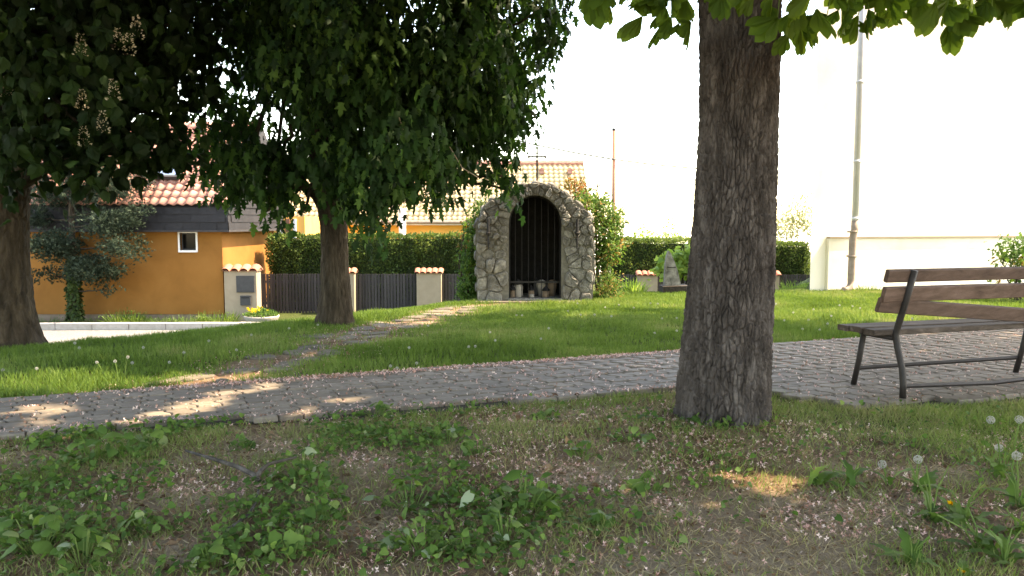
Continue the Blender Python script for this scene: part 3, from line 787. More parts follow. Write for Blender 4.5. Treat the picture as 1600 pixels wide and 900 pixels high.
fence(1217, 1330, YR, zr0, zr1, 'dark fence stretch beside the church corner')
zc = P(0, 426, FEN)[2]
mp = pillar(354, 404, 23.8, ZL, P(0, 423, 23.8)[2], 'plastered pillar holding meter panel and mailbox by orange house', 'mailbox_pillar', 4)
pa_ = MB().box((P(369, 430, 23.56)[0], 23.545, P(0, 457, 23.56)[2]), (P(397, 430, 23.56)[0], 23.589, P(0, 431, 23.56)[2])).build('meter_panel', M['dark_panel'], mp)
MB().box((P(371, 430, 23.56)[0], 23.538, P(0, 455, 23.56)[2]), (P(395, 430, 23.56)[0], 23.544, P(0, 433, 23.56)[2])).build('panel_door', M['dark_panel'], pa_)
mbx = MB().box((P(375, 430, 23.56)[0], 23.52, P(0, 477, 23.56)[2]), (P(391, 430, 23.56)[0], 23.589, P(0, 462, 23.56)[2])).build('mailbox', M['dark_panel'], mp)
MB().box((P(377, 430, 23.56)[0], 23.512, P(0, 466, 23.56)[2]), (P(389, 430, 23.56)[0], 23.519, P(0, 464, 23.56)[2])).build('letter_flap', M['iron'], mbx)
pillar(524, 555, FEN - .1, ZL, zc, 'beige fence pillar half hidden behind the maple trunk')
pillar(652, 690, FEN - .1, ZL, zc, 'beige fence pillar standing between maple trunk and shrine')
zc2 = P(0, 430, YR)[2]
pillar(996, 1026, YR, ZL, zc2, 'beige fence pillar right of the shrine shrub')
pillar(1182, 1215, YR, ZL, zc2, 'beige fence pillar just right of the foreground trunk')
# concrete footing of the fence
MB_ = MB().box((-7.6, FEN - .12, ZL - .2), (.4, FEN + .14, zf0 - .01)).mesh('fence_footing', M['concrete'])
tag(link('fence_footing', MB_), 'low concrete footing under the dark plank fence', 'footing')

def leafbox(lo, hi, n, size, mat_tint=(0, 1), top_light=True, lump=.12, seed=0):
    """leaves over the five open faces of a clipped hedge, with lumpy relief"""
    lo, hi = np.array(lo), np.array(hi); d = hi - lo
    areas = np.array([d[0] * d[2], d[0] * d[1], d[1] * d[2], d[1] * d[2], d[0] * d[2] * .3])
    cnt = (n * areas / areas.sum()).astype(int)
    Ps, Ns = [], []
    for k, c in enumerate(cnt):
        a = rng.random((c, 3)) * d + lo; nn2 = np.zeros((c, 3))
        if k == 0: a[:, 1] = lo[1]; nn2[:, 1] = -1
        if k == 1: a[:, 2] = hi[2]; nn2[:, 2] = 1
        if k == 2: a[:, 0] = lo[0]; nn2[:, 0] = -1
        if k == 3: a[:, 0] = hi[0]; nn2[:, 0] = 1
        if k == 4: a[:, 1] = hi[1]; nn2[:, 1] = 1
        Ps.append(a); Ns.append(nn2)
    p = np.concatenate(Ps); nn2 = np.concatenate(Ns)
    l = fbm(p[:, 0] * 2.2 + p[:, 1], p[:, 2] * 2.2 + p[:, 1] * .7, seed, 3) - .5
    p = p + nn2 * (l * lump * 2 + rng.normal(size=len(p)) * .035)[:, None]
    tip = nrm(nn2 * .6 + np.array((0, 0, .25)) + rv(len(p)) * .55); nor = nrm(nn2 * .8 + rv(len(p)) * .6)
    ti = np.clip(.35 + l * 1.2 + rng.normal(size=len(p)) * .2 + (nn2[:, 2] > .5) * .2, 0, 1)  # tint carries light: tops and lumps paler, hollows darker
    return soup(p, tip, nor, size * rng.uniform(.6, 1.4, len(p)), *DIA, ti)
def hedge(pa, pb, Y, ztop, label, n, dy=1.0, size=.085):
    xa, xb = P(pa, 430, Y)[0], P(pb, 430, Y)[0]
    e = empty('hedge', ((xa + xb) / 2, Y + dy / 2, ZL), label, 'hedge', 'clipped hedge behind the fence')
    MB().box((xa + .1, Y + .1, ZL - .1), (xb - .1, Y + dy - .1, ztop - .1)).build('branch_core', M['hedge_core'], e)
    V, F, T = leafbox((xa, Y, ZL), (xb, Y + dy, ztop), n, size, seed=int(pa))
    np_link('foliage', V, F, M['hedge'], e, T, kind='stuff')
hedge(421, 750, FEN + .75, P(0, 369, FEN + .8)[2], 'long clipped hedge behind the fence left of the shrine', 26000)
hedge(955, 1085, YR + .7, P(0, 377, YR + .7)[2], 'clipped hedge between shrine shrub and foreground trunk', 10000)
hedge(1180, 1262, YR + .7, P(0, 382, YR + .7)[2], 'clipped hedge between foreground trunk and church', 9000)

# round planter with pansies
pq = P(409, 504, 22.9); pl = empty('flower_planter', (pq[0], 22.9, ZL), 'round concrete planter with yellow flowers below mailbox pillar', 'planter')
zt = P(0, 493, 22.9)[2]; hh = zt - ZL; rp = 27 / FPX * 22.9
MB().lathe([(rp * .78, 0), (rp * .9, hh * .5), (rp, hh * .86), (rp, hh), (rp * .9, hh), (rp * .88, hh - .08)], (pq[0], 22.9, ZL), 28).build('bowl', M['concrete'], pl, True)
MB().lathe([(rp * .87, 0), (rp * .86, .02)], (pq[0], 22.9, ZL + hh - .1), 20).build('soil', M['joint_sand'], pl)
n = 900; a = rng.random(n) * 6.283; r_ = rp * .95 * np.sqrt(rng.random(n))
pp = np.c_[pq[0] + r_ * np.cos(a), 22.9 + r_ * np.sin(a), zt + rng.random(n) * .22 * (1.1 - r_ / rp)]
V, F, T = soup(pp, nrm(rv(n) + (0, 0, 1)), rv(n), rng.uniform(.05, .1, n), *OVAL, rng.random(n)); np_link('leaves', V, F, M['weed'], pl, T, kind='stuff')
fl = []
for k in range(16):
    a = random.random() * 6.28; r1 = rp * random.uniform(.2, .95); c = (pq[0] + r1 * math.cos(a), 22.9 + r1 * math.sin(a), zt + .12 + .1 * random.random())
    V, F, T = soup(np.tile(c, (5, 1)), nrm(np.array([(math.cos(t), -.5, math.sin(t)) for t in np.arange(5) * 1.256])), np.tile((0, -1, .3), (5, 1)) + rv(5) * .1, np.full(5, .055), *OVAL, np.full(5, random.random()))
    np_link('flower', V, F, M['yellow_petal'], pl, T)

# ================================================================== SHRINE
SY = 12.0
SY = float(G(835, 471)[1]) + .02
def S2(px, py): q = P(px, py, SY); return (q[0], q[2])
zb = 0.0
out = [S2(746, 473), (S2(744, 400)), S2(743, 345), S2(752, 338), S2(757, 318), S2(772, 309), S2(790, 305), S2(805, 292), S2(826, 286), S2(842, 285), S2(858, 288), S2(876, 295), S2(893, 308), S2(908, 321), S2(921, 332), S2(927, 347), S2(928, 400), S2(926, 473)]
ox0, ox1 = S2(795, 400)[0], S2(877, 400)[0]; ocx = (ox0 + ox1) / 2; orx = (ox1 - ox0) / 2; ozs = S2(0, 350)[1]; orz = S2(0, 305)[1] - ozs
opn = [(ox0, -.05)] + [(ox0, ozs * k / 4) for k in range(1, 4)] + [(ocx - orx * math.cos(t), ozs + orz * math.sin(t)) for t in np.linspace(0, math.pi, 13)] + [(ox1, ozs * k / 4) for k in range(3, 0, -1)] + [(ox1, -.05)]
out[0] = (out[0][0], -.05); out[-1] = (out[-1][0], -.05)
def resample(poly, n):
    p = np.array(poly); s = np.concatenate([[0], np.cumsum(np.linalg.norm(np.diff(p, axis=0), axis=1))]); t = np.linspace(0, s[-1], n)
    return np.c_[np.interp(t, s, p[:, 0]), np.interp(t, s, p[:, 1])]
NS = 41
A = resample(out, NS); B = resample(opn, NS)
shrine = empty('stone_shrine', (ocx, SY + .6, 0), 'small arched fieldstone shrine with iron gate on the lawn', 'shrine')
DEP = 1.25
V = [(p[0], SY, p[1]) for p in A] + [(p[0], SY, p[1]) for p in B] + [(p[0], SY + DEP, p[1]) for p in A] + [(p[0], SY + DEP - .25, p[1]) for p in B]
F = []
for i in range(NS - 1):
    F += [(i, NS + i, NS + i + 1, i + 1), (i, i + 1, 2 * NS + i + 1, 2 * NS + i)]
F.append(tuple(range(2 * NS, 3 * NS)))
MB().add(V, F).build('masonry_core', M['mortar'], shrine)
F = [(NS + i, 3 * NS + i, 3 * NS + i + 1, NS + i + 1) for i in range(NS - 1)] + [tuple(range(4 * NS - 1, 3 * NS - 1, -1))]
MB().add(V, F).build('niche_lining', M['near_black'], shrine)
MB().box((ox0 - .02, SY - .06, -.1), (ox1 + .02, SY + DEP - .24, .045)).build('threshold', M['stone'], shrine)
MB().box((out[0][0] - .05, SY - .35, -.12), (ox1 + .3, SY - .062, .02)).build('entrance_slab', M['flag'], shrine)
# outline test and projection helpers for the facing stones
oa = np.array(A)
def in_poly(x, z, poly):
    c = False; n = len(poly); j = n - 1
    for i in range(n):
        if (poly[i][1] > z) != (poly[j][1] > z) and x < (poly[j][0] - poly[i][0]) * (z - poly[i][1]) / (poly[j][1] - poly[i][1]) + poly[i][0]: c = not c
        j = i
    return c
def near_on(x, z, poly):
    best = None
    for i in range(len(poly) - 1):
        a, b = np.array(poly[i]), np.array(poly[i + 1]); e = b - a; t = np.clip(((x - a[0]) * e[0] + (z - a[1]) * e[1]) / max(1e-9, e @ e), 0, 1); q = a + e * t
        d = math.hypot(q[0] - x, q[1] - z)
        if best is None or d < best[0]: best = (d, q)
    return best
seeds = []; rr_ = random.Random(21)
# ring of rim stones round the arch
for t in np.linspace(.06, math.pi - .06, 15):
    seeds.append((ocx - (orx + .085) * math.cos(t) + rr_.uniform(-.015, .015), ozs + (orz + .085) * math.sin(t) + rr_.uniform(-.015, .015)))
z = .1
while z < 1.95:
    st = .2 if z < .45 else (.15 if z < .75 else .112)
    x = out[0][0] + rr_.uniform(.02, .12)
    while x < out[-1][0] + .05:
        q = (x + rr_.uniform(-.05, .05), z + rr_.uniform(-.07, .07))
        if in_poly(q[0], q[1], oa.tolist()) and not in_poly(q[0], q[1], opn) and min(math.dist(q, s) for s in seeds) > st * rr_.uniform(.45, .75) and near_on(q[0], q[1], opn)[0] > .05: seeds.append(q)
        x += st * rr_.uniform(.65, 1.45)
    z += st * .78
def inset_toward(poly, c, g):
    res = []
    for p in poly:
        d = math.dist(p, c); k = max(.55, 1 - g / max(d, 1e-6)); res.append((c[0] + (p[0] - c[0]) * k, c[1] + (p[1] - c[1]) * k))
    return res
outL = oa.tolist()
guard = []
for t in np.linspace(.08, math.pi - .08, 13): guard.append((ocx - (orx - .085) * math.cos(t), ozs + (orz - .085) * math.sin(t)))
for z in np.arange(.04, ozs - .03, .09): guard += [(ox0 + .075, z), (ox1 - .075, z), (ox0 + .25, z), (ox1 - .25, z)]
for k in range(NS - 1):
    a, b = A[k], A[k + 1]
    for w_ in (0, .5):
        q = a + (b - a) * w_; e_ = nrm((b - a)[None])[0]; guard.append((q[0] - e_[1] * .085, q[1] + e_[0] * .085))
cellz = voronoi(seeds + guard, (-2, -.03, 3, 2.4))[:len(seeds)]
for poly, s in zip(cellz, seeds):
    if len(poly) < 3: continue
    poly = densify(poly, .055); q2 = []
    for p in poly:
        if in_poly(p[0], p[1], opn) : q = near_on(p[0], p[1], opn)[1]; p = (q[0], q[1])
        if not in_poly(p[0], p[1], outL) and p[1] > .0: q = near_on(p[0], p[1], outL)[1]; p = (q[0], q[1])
        q2.append(p)
    cen = (sum(p[0] for p in q2) / len(q2), sum(p[1] for p in q2) / len(q2))
    q2 = smooth_poly(inset_toward(q2, cen, .004), 1)
    q2 = [(p[0] + rr_.gauss(0, .004), p[1] + rr_.gauss(0, .004)) for p in q2]
    Vv, Ff, c = pebble(q2, rr_.uniform(.016, .075), rr_, rr_.uniform(-.5, .35))
    mb = MB().add([(v[0] - c[0], -v[2], v[1] - c[1]) for v in Vv], Ff)
    me = mb.mesh('stone', M['stone'], False)
    o = link('stone', me, shrine); o.location = (c[0] - shrine.location.x, SY + .004 - shrine.location.y, c[1])
# stones along the right flank and over the back of the vault
for k in range(40):
    t = k / 39 * (NS - 1); i = min(int(t), NS - 2); a, b = A[i], A[i + 1]; w_ = t - i; q = a + (b - a) * w_; e = nrm((b - a)[None])[0]; nn3 = np.array((-e[1], e[0]))
    for d in (.2, .47, .75, 1.02):
        poly = smooth_poly([(math.cos(u) * .105 * rr_.uniform(.8, 1.15), math.sin(u) * .12 * rr_.uniform(.8, 1.15)) for u in np.arange(8) * math.pi / 4], 1)
        if k % 2 or q[1] < .08: continue
        Vv, Ff, c = pebble(poly, .035, rr_)
        W = [(e[0] * v[0] + nn3[0] * v[2], v[1], e[1] * v[0] + nn3[1] * v[2]) for v in Vv]
        o = link('stone', MB().add(W, Ff).mesh('stone', M['stone'], True), shrine); o.location = (q[0] - shrine.location.x, SY + d - shrine.location.y + rr_.uniform(-.03, .03), q[1])
# gate
gate = MB().tube([(p[0] * .98 + ocx * .02, SY + .09, p[1]) for p in resample(opn, 40)], .014, 6).build('gate', M['iron'], shrine)
for k in range(1, 8):
    x = ox0 + (ox1 - ox0) * k / 8; zt_ = ozs + orz * math.sqrt(max(0, 1 - ((x - ocx) / orx) ** 2)) - .01
    MB().tube([(x, SY + .09, .05), (x, SY + .09, zt_)], .005, 6).build('bar', M['iron'], gate)
for z in (.28,): MB().box((ox0 + .01, SY + .085, z), (ox1 - .01, SY + .094, z + .03)).build('cross_rail', M['iron'], gate)
# wrought cross on top
q = P(839, 288, SY + .4); zt_ = P(0, 231, SY + .4)[2]; za = P(0, 245, SY + .4)[2]
cx = q[0]; cy = SY + .4
cr = MB().box((cx - .014, cy - .014, q[2] - .06), (cx + .014, cy + .014, zt_)).build('cross', M['dead_twig'], shrine)
MB().box((cx - .135, cy - .012, za - .013), (cx - .0145, cy + .012, za + .013)).box((cx + .0145, cy - .012, za - .013), (cx + .135, cy + .012, za + .013)).build('arm', M['iron'], cr)
for (dx, z) in ((-.13, za), (.13, za), (0, zt_)):
    MB().lathe([(.002, -.03), (.028, 0), (.002, .03)], (cx + dx, cy, z), 6).build('finial', M['iron'], cr)
for dx, z in ((-.07, za), (.07, za), (0, za + .055), (0, za - .06)):
    MB().lathe([(.002, -.02), (.024, 0), (.002, .02)], (cx + dx, cy, z), 6).build('boss', M['iron'], cr)
# torch-shaped wall lanterns
for pxl, lab in ((763.5, 'left'), (901, 'right')):
    x = S2(pxl, 400)[0]; zt_, zb_ = S2(0, 342)[1], S2(0, 389)[1]
    wl = empty('wall_torch', (x, SY - .08, zb_), 'black wrought iron wall torch on the %s pier of the shrine' % lab, 'wall lamp', 'shrine wall torches')
    MB().tube([(x, SY - .1, zb_), (x, SY - .1, zb_ + .1), (x, SY - .1, zb_ + .22)], [.008, .016, .012], 8).build('spike', M['iron'], wl)
    MB().lathe([(.012, 0), (.035, .03), (.04, .05), (.02, .06)], (x, SY - .1, zb_ + .2), 10).build('cup', M['iron'], wl)
    MB().tube([(x, SY - .1, zb_ + .25), (x, SY - .1, zt_)], [.026, .02], 8).build('candle_holder', M['iron'], wl)
    MB().box((x - .012, SY - .1, zb_ + .13), (x + .012, SY - .02, zb_ + .15)).build('bracket', M['iron'], wl)
# lanterns, candles and stones inside the niche, tones darkened to add to its shade
def item(px, py, d, r, hgt, name, label, mat, prof=None, top=None):
    x = P(px, py, SY + d)[0]; e = empty(name, (x, SY + d, .046), label, name.split('_')[-1], 'offerings behind the shrine gate')
    MB().lathe(prof or [(r * .9, 0), (r, hgt * .1), (r, hgt * .85), (r * .8, hgt)], (x, SY + d, .046), 12).build('body', mat, e, True)
    if top: MB().lathe([(r * 1.1, 0), (r * 1.15, .02), (r * .3, .07), (.01, .085)], (x, SY + d, .047 + hgt), 12).build('lid', top, e)
    return e
item(810, 450, .25, .07, .2, 'grave_lantern', 'tall white grave lantern behind the gate at left', M['concrete'], None, M['iron'])
item(801, 460, .2, .05, .11, 'grave_candle', 'short pale candle at the far left of the niche', M['plinth'], None, M['iron'])
item(830, 462, .3, .05, .1, 'grave_candle', 'grey glass candle near the middle of the niche', M['plinth'], None, M['iron'])
item(831, 465, .18, .04, .05, 'flower_bowl', 'small white bowl on the shrine threshold', M['concrete'])
item(846, 440, .45, .09, .26, 'flower_vase', 'pale round vase behind the gate right of centre', M['concrete'], [(.05, 0), (.06, .08), (.085, .17), (.075, .23), (.03, .26)])
item(863, 440, .45, .09, .27, 'flower_vase', 'pale round vase behind the gate at far right', M['plinth'], [(.05, 0), (.06, .08), (.085, .17), (.075, .23), (.03, .26)])
item(853, 462, .2, .055, .1, 'grave_candle', 'squat grey candle right in front of the vases', M['plinth'], None, M['iron'])
item(838, 455, .5, .05, .2, 'grave_lantern', 'dim lantern in the middle back of the niche', M['dark_panel'], None, M['iron'])

# ================================================================== BOUNDARY STONE
bq = G(1050, 458)
bs = empty('boundary_stone', (bq[0], bq[1], terrain(bq[0], bq[1])), 'weathered pointed stone slab leaning on a mossy base', 'stone')
k_ = bq[1] / FPX; z0 = float(terrain(bq[0], bq[1]))
def bp(px, py): return ((px - 1050) * k_ + bq[0], P(0, py, bq[1])[2])
prof = [bp(1037, 446), bp(1038, 415), bp(1040, 400), bp(1043, 391), bp(1047, 396), bp(1053, 410), bp(1058, 424), bp(1063, 446)]
n = len(prof); V = [(x, bq[1] - .05, z) for x, z in prof] + [(x * .97 + bq[0] * .03 - .005, bq[1] + .06, z - .01) for x, z in prof]
MB().add(V, [tuple(range(n - 1, -1, -1)), tuple(range(n, 2 * n))] + [(i, (i + 1) % n, n + (i + 1) % n, n + i) for i in range(n)]).build('slab', M['stone'], bs)
a, b = bp(1041, 418), bp(1054, 419)
MB().box((a[0], bq[1] - .058, a[1]), (b[0], bq[1] - .05, a[1] + .012)).build('dark_line', M['near_black'], bs)  # near-black strip set on the slab face
a, b = bp(1034, 470), bp(1074, 446)
MB().box((a[0], bq[1] - .16, z0 - .15), (b[0], bq[1] + .25, b[1]), None, .012).build('base', M['joint_sand'], bs)

# ================================================================== POLE, WIRE, MAST
pq = P(959, 204, 31.0)
pe = empty('utility_pole', (pq[0], 31.0, ZL), 'thin rusty red utility pole behind the shrine shrub', 'pole')
MB().tube([(pq[0] + .05, 31, ZL), (pq[0], 31, pq[2])], [.075, .062], 10).build('shaft', M['rust'], pe, True)
MB().lathe([(.07, 0), (.07, .06), (.02, .1)], (pq[0], 31, pq[2]), 10).build('cap', M['iron'], pe)
pts = []
for x, y, Y in ((700, 196, 33), (840, 227, 31.8), (900, 239, 31.3), (959, 249, 30.9), (1020, 257, 31.5), (1085, 263, 32.2), (1150, 267.5, 33), (1210, 270, 33.8), (1270, 270.5, 34.5), (1400, 268, 36)):
    pts.append(P(x, y, Y))
tag(link('overhead_wire', MB().tube(pts, .03, 6).mesh('overhead_wire', M['wire'])), 'black overhead wire sagging across the white sky', 'wire')
q = P(1010, 305, 70)
tag(link('antenna_mast', MB().tube([(q[0], 70, ZL), (q[0], 70, 1.0), (q[0], 70, q[2])], [.09, .07, .04], 8).mesh('antenna_mast', M['mast'])), 'faint thin grey mast far behind the hedge', 'mast')

# ================================================================== BENCH
B0 = G(1333, 608); B1 = G(1586, 589); e1 = nrm((B1 - B0)[None])[0]; LEGS = float(np.linalg.norm(B1 - B0)); e2 = np.array((e1[1], -e1[0], 0)); zz = .03
bench = empty('park_bench', tuple((B0 + B1) / 2 + e2 * .2), 'weathered wooden park bench with dark steel frame on the pavement', 'bench')
def bw(a, d, z): return Vector(B0 + e1 * a + e2 * d + np.array((0, 0, z)))
def bmat(a, d, z, tilt=0, roll=0):
    m = Matrix(((e1[0], e2[0], 0, 0), (e1[1], e2[1], 0, 0), (0, 0, 1, 0), (0, 0, 0, 1)))
    m[0][2] = 0
    # e1, e2, up: left-handed pair is fine for boxes
    return Matrix.Translation(bw(a, d, z)) @ m @ Matrix.Rotation(roll, 4, 'Y') @ Matrix.Rotation(tilt, 4, 'X')
for a in (0, LEGS):
    fr = MB().tube([bw(a, .0, zz), bw(a, .05, zz + .2), bw(a, .09, zz + .41)], .021, 8).build('front_leg', M['steel_brown'], bench, True)
    MB().tube([bw(a, .47, zz), bw(a, .47, zz + .1), bw(a, .455, zz + .2), bw(a, .41, zz + .33), bw(a, .385, zz + .42), bw(a, .40, zz + .47), bw(a, .45, zz + .62), bw(a, .53, zz + .865)], .023, 8).build('rear_leg', M['steel_brown'], bench, True)
    MB().tube([bw(a, .06, zz + .395), bw(a, .39, zz + .395)], .018, 8).build('seat_bearer', M['steel_brown'], bench, True)
MB().tube([bw(0, .02, zz + .13), bw(LEGS, .02, zz + .13)], .017, 6).build('front_stretcher', M['steel_brown'], bench)
MB().tube([bw(0, .47, zz + .085), bw(LEGS * .5, .47, zz + .06), bw(LEGS, .47, zz + .085)], .017, 6).build('rear_stretcher', M['steel_brown'], bench)
L0, L1 = -.17, LEGS + .2
for k, (d, dz) in enumerate(((.07, 0), (.185, .003), (.30, -.003))):
    MB().bevbox((L0 - .0 + .012 * k, -.053, -.02), (L1, .053, .02), .006, bmat(0, d, zz + .436 + dz)).build('seat_slat', M['seat_wood'], bench)
def back(d, z, roll, l0, l1, w=.052):
    return MB().bevbox((l0, -.018, -w), (l1, .018, w), .007, bmat(0, d, z, R(-16), roll)).build('back_slat', M['bench_wood'], bench)
back(.49, zz + .83, 0, L0 - .02, L1, .043)
back(.455, zz + .705, 0, L0 - .01, L1)
o = back(.425, zz + .618, R(5), L0 - .02, L1, .05); o['label'] = 'lowest back slat hanging askew'
for a in (0, LEGS):
    for d, z in ((.465, .83), (.43, .705), (.4, .61)):
        MB().tube([bw(a, d + .035, zz + z), bw(a, d + .072, zz + z + .01)], .009, 6).build('bolt', M['iron'], bench)
# ================================================================== TREES
def trunk_mesh(pts, rad, nth, nz, relief, cu, cz, seed, flare=.0, lobes=0):
    """barked trunk along a polyline with plates separated by cracks (real relief)"""
    pts = np.array(pts, float); rad = np.array(rad, float)
    s = np.concatenate([[0], np.cumsum(np.linalg.norm(np.diff(pts, axis=0), axis=1))]); t = np.linspace(0, s[-1], nz)
    # smooth interpolation of centre and radius
    C = np.stack([np.interp(t, s, pts[:, k]) for k in range(3)], -1); Rr = np.interp(t, s, rad)
    k5 = max(3, nz // 14) | 1; ker = np.hanning(k5 + 2)[1:-1]; ker /= ker.sum(); pad = k5 // 2
    sm = lambda a: np.convolve(np.concatenate([2 * a[0] - a[1:pad + 1][::-1], a, 2 * a[-1] - a[-pad - 1:-1][::-1]]), ker, 'valid')
    C = np.stack([sm(C[:, k]) for k in range(3)], -1); Rr = sm(Rr)
    th = np.arange(nth) / nth * 2 * math.pi
    TH, T = np.meshgrid(th, t)
    per = max(6, int(round(2 * math.pi * rad.mean() / cu))); U = TH / (2 * math.pi) * per; Wz = T / cz
    wu = (fbm(U * .7, Wz * .7, seed + 1, 3) - .5) * 1.1
    f1, f2, idv = worley(U + wu, Wz + (fbm(U * .5 + 7, Wz * .5, seed + 2, 3) - .5) * 1.4, seed, None)
    crack = np.clip((f2 - f1) * 3.2, 0, 1) ** .6
    g1, g2, idw = worley((U + wu) * 2.3, Wz * 2.1 + 5, seed + 30, None)
    crack2 = np.clip((g2 - g1) * 2.5, 0, 1) ** .7
    seam = np.minimum(TH, 2 * math.pi - TH) < .06
    d = relief * (crack * (.6 + .5 * idv) + .35 * crack2 * crack + .25 * (fbm(U * 3, Wz * 4, seed + 3, 3) - .5)) - relief * .6
    lob = 1 + flare * np.exp(-T / .22) * (1 + .5 * np.cos(lobes * TH + 1.0)) + .03 * np.sin(TH * 3 + T * 1.3 + seed) + .02 * np.sin(5 * TH - T)
    rr = Rr[:, None] * lob + d
    X = C[:, 0:1] + rr * np.cos(TH - math.pi / 2 + math.pi); Y = C[:, 1:2] + rr * np.sin(TH - math.pi / 2 + math.pi); Z = np.repeat(C[:, 2:3], nth, 1) + .0
    V = np.stack([X, Y, Z], -1).reshape(-1, 3)
    ii = np.arange(nz * nth).reshape(nz, nth); jj = np.roll(ii, -1, 1)
    F = np.stack([ii[:-1], jj[:-1], jj[1:], ii[1:]], -1).reshape(-1, 4)
    return V, F
def limb(pts, r0, r1, n=9, seed=0, wob=.06):
    r = random.Random(seed); pts = [np.array(p, float) for p in pts]; P2 = []
    k = 14
    for i in range(k + 1):
        t = i / k * (len(pts) - 1); a = min(int(t), len(pts) - 2); w = t - a; w2 = w
        p = pts[a] * (1 - w2) + pts[a + 1] * w2
        P2.append(p + np.array([r.gauss(0, wob) * .3 for _ in range(3)]) * (0 < i < k))
    return P2, [r0 + (r1 - r0) * (i / k) ** .8 for i in range(k + 1)]
def clusters(blobs, per_m3, seed=0, gap=0, gs=2.4):
    """twig positions inside a union of ellipsoids, denser towards the skin"""
    r = np.random.default_rng(seed); out_c, out_o = [], []
    for (c, rad, w) in blobs:
        c = np.array(c); rad = np.array(rad); vol = 4.19 * rad.prod(); n = max(4, int(vol * per_m3 * w))
        d = nrm(r.normal(size=(n, 3))); q = r.random(n) ** .42
        wob = 1 + .28 * (fbm(d[:, 0] * 3 + c[0] * 5, d[:, 1] * 3 + d[:, 2] * 2 + c[2] * 3, seed, 3) - .5) * 2
        p_ = c + d * (q * wob)[:, None] * rad; o_ = nrm(d * rad)
        if gap:
            k_ = fbm(p_[:, 0] * gs + p_[:, 2] * .8 + 40, p_[:, 2] * gs * .8 + p_[:, 1] * 1.9 + 40, seed + 3, 3) > gap
            p_, o_ = p_[k_], o_[k_]
        out_c.append(p_); out_o.append(o_)
    return np.concatenate(out_c), np.concatenate(out_o)
def leaves(tw, ow, per, spread, size, tmpl, droop=.9, seed=0, tint=.45, tvar=.22, keep=None, flat=.0, hang=0, nz=.45):
    r = np.random.default_rng(seed + 99)
    n = len(tw) * per
    p = np.repeat(tw, per, 0) + r.normal(size=(n, 3)) * spread * np.array((1, 1, .8)); o = np.repeat(ow, per, 0)
    ct = np.repeat(r.normal(size=len(tw)) * tvar, per)
    if hang:   # leaves strung along drooping sprays
        t_ = np.tile(np.linspace(-.5, .5, per), len(tw)); p = np.repeat(tw, per, 0) + r.normal(size=(n, 3)) * spread * .5 + o * (t_ * hang * .35)[:, None] + np.array((0, 0, -1)) * (t_ * hang)[:, None]
    if keep is not None:
        k = keep(p); p, o, ct = p[k], o[k], ct[k]; n = len(p)
    tip = nrm(o * .45 + np.array((0, 0, -droop)) + r.normal(size=(n, 3)) * .5)
    nor = nrm(o * .7 + np.array((0, 0, nz + flat)) + r.normal(size=(n, 3)) * .5)
    ti = np.clip(tint + ct + r.normal(size=n) * .12, 0, 1)
    return soup(p, tip, nor, size * r.uniform(.65, 1.25, n), *tmpl, ti)
# sun flecks seen on the ground: leaves cut out of the crowns along sun rays to make them
FLECKS = [(*G(px, py), r) for px, py, r in [(60, 597, .5), (170, 600, .35), (250, 592, .22), (30, 650, .2), (20, 672, .17), (130, 682, .18), (300, 636, .2), (400, 612, .2), (330, 622, .2), (230, 655, .22), (470, 640, .18), (520, 627, .12), (560, 630, .1), (690, 640, .1),
          (450, 655, .14), (285, 600, .16), (1110, 745, .14), (1150, 750, .15), (1195, 752, .16), (1230, 760, .12), (940, 752, .08), (90, 610, .3), (370, 590, .2), (620, 495, .3), (240, 500, .5)]]
SV = np.array(SUN)
def shade_keep(p):
    k = np.ones(len(p), bool)
    for (x, y, z, r) in FLECKS:
        d = p - np.array((x, y, z)); t = d @ SV; c = d - t[:, None] * SV
        e = np.hypot(c[:, 0], np.hypot(c[:, 1], c[:, 2]))
        k &= ~((e < r * .9 + .05) & (t > 0))
    return k
def PB(px, py, Y, rx, ry, rz, w=1.0): return (P(px, py, Y), (rx, ry, rz), w)

# ---- foreground horse chestnut
TB = G(1128, 664); TY = float(TB[1]) + .25
def tc(px0, px1, py): a, b = P(px0, py, TY), P(px1, py, TY); return (a + b) / 2, (b[0] - a[0]) / 2
lv = [(1058, 1198, 690), (1062, 1198, 610), (1070, 1200, 520), (1078, 1203, 420), (1088, 1205, 300), (1094, 1208, 200), (1096, 1212, 100), (1095, 1214, 0), (1090, 1218, -90), (1085, 1225, -200)]
cr_ = [tc(*l) for l in lv]
ct_pts = [c for c, r in cr_]; ct_r = [r for c, r in cr_]
ct_pts[0] = np.array((ct_pts[0][0], ct_pts[0][1], -.08))
chest = empty('chestnut_tree', (ct_pts[0][0], TY, 0), 'big rough barked chestnut tree with hanging palmate leaves beside the bench', 'tree', 'park trees')
V, F = trunk_mesh(ct_pts, ct_r, 440, 620, .021, .024, .085, 5, .03, 5)
np_link('trunk', V, F, M['bark'], chest, None, True)
top = np.array(ct_pts[-1])
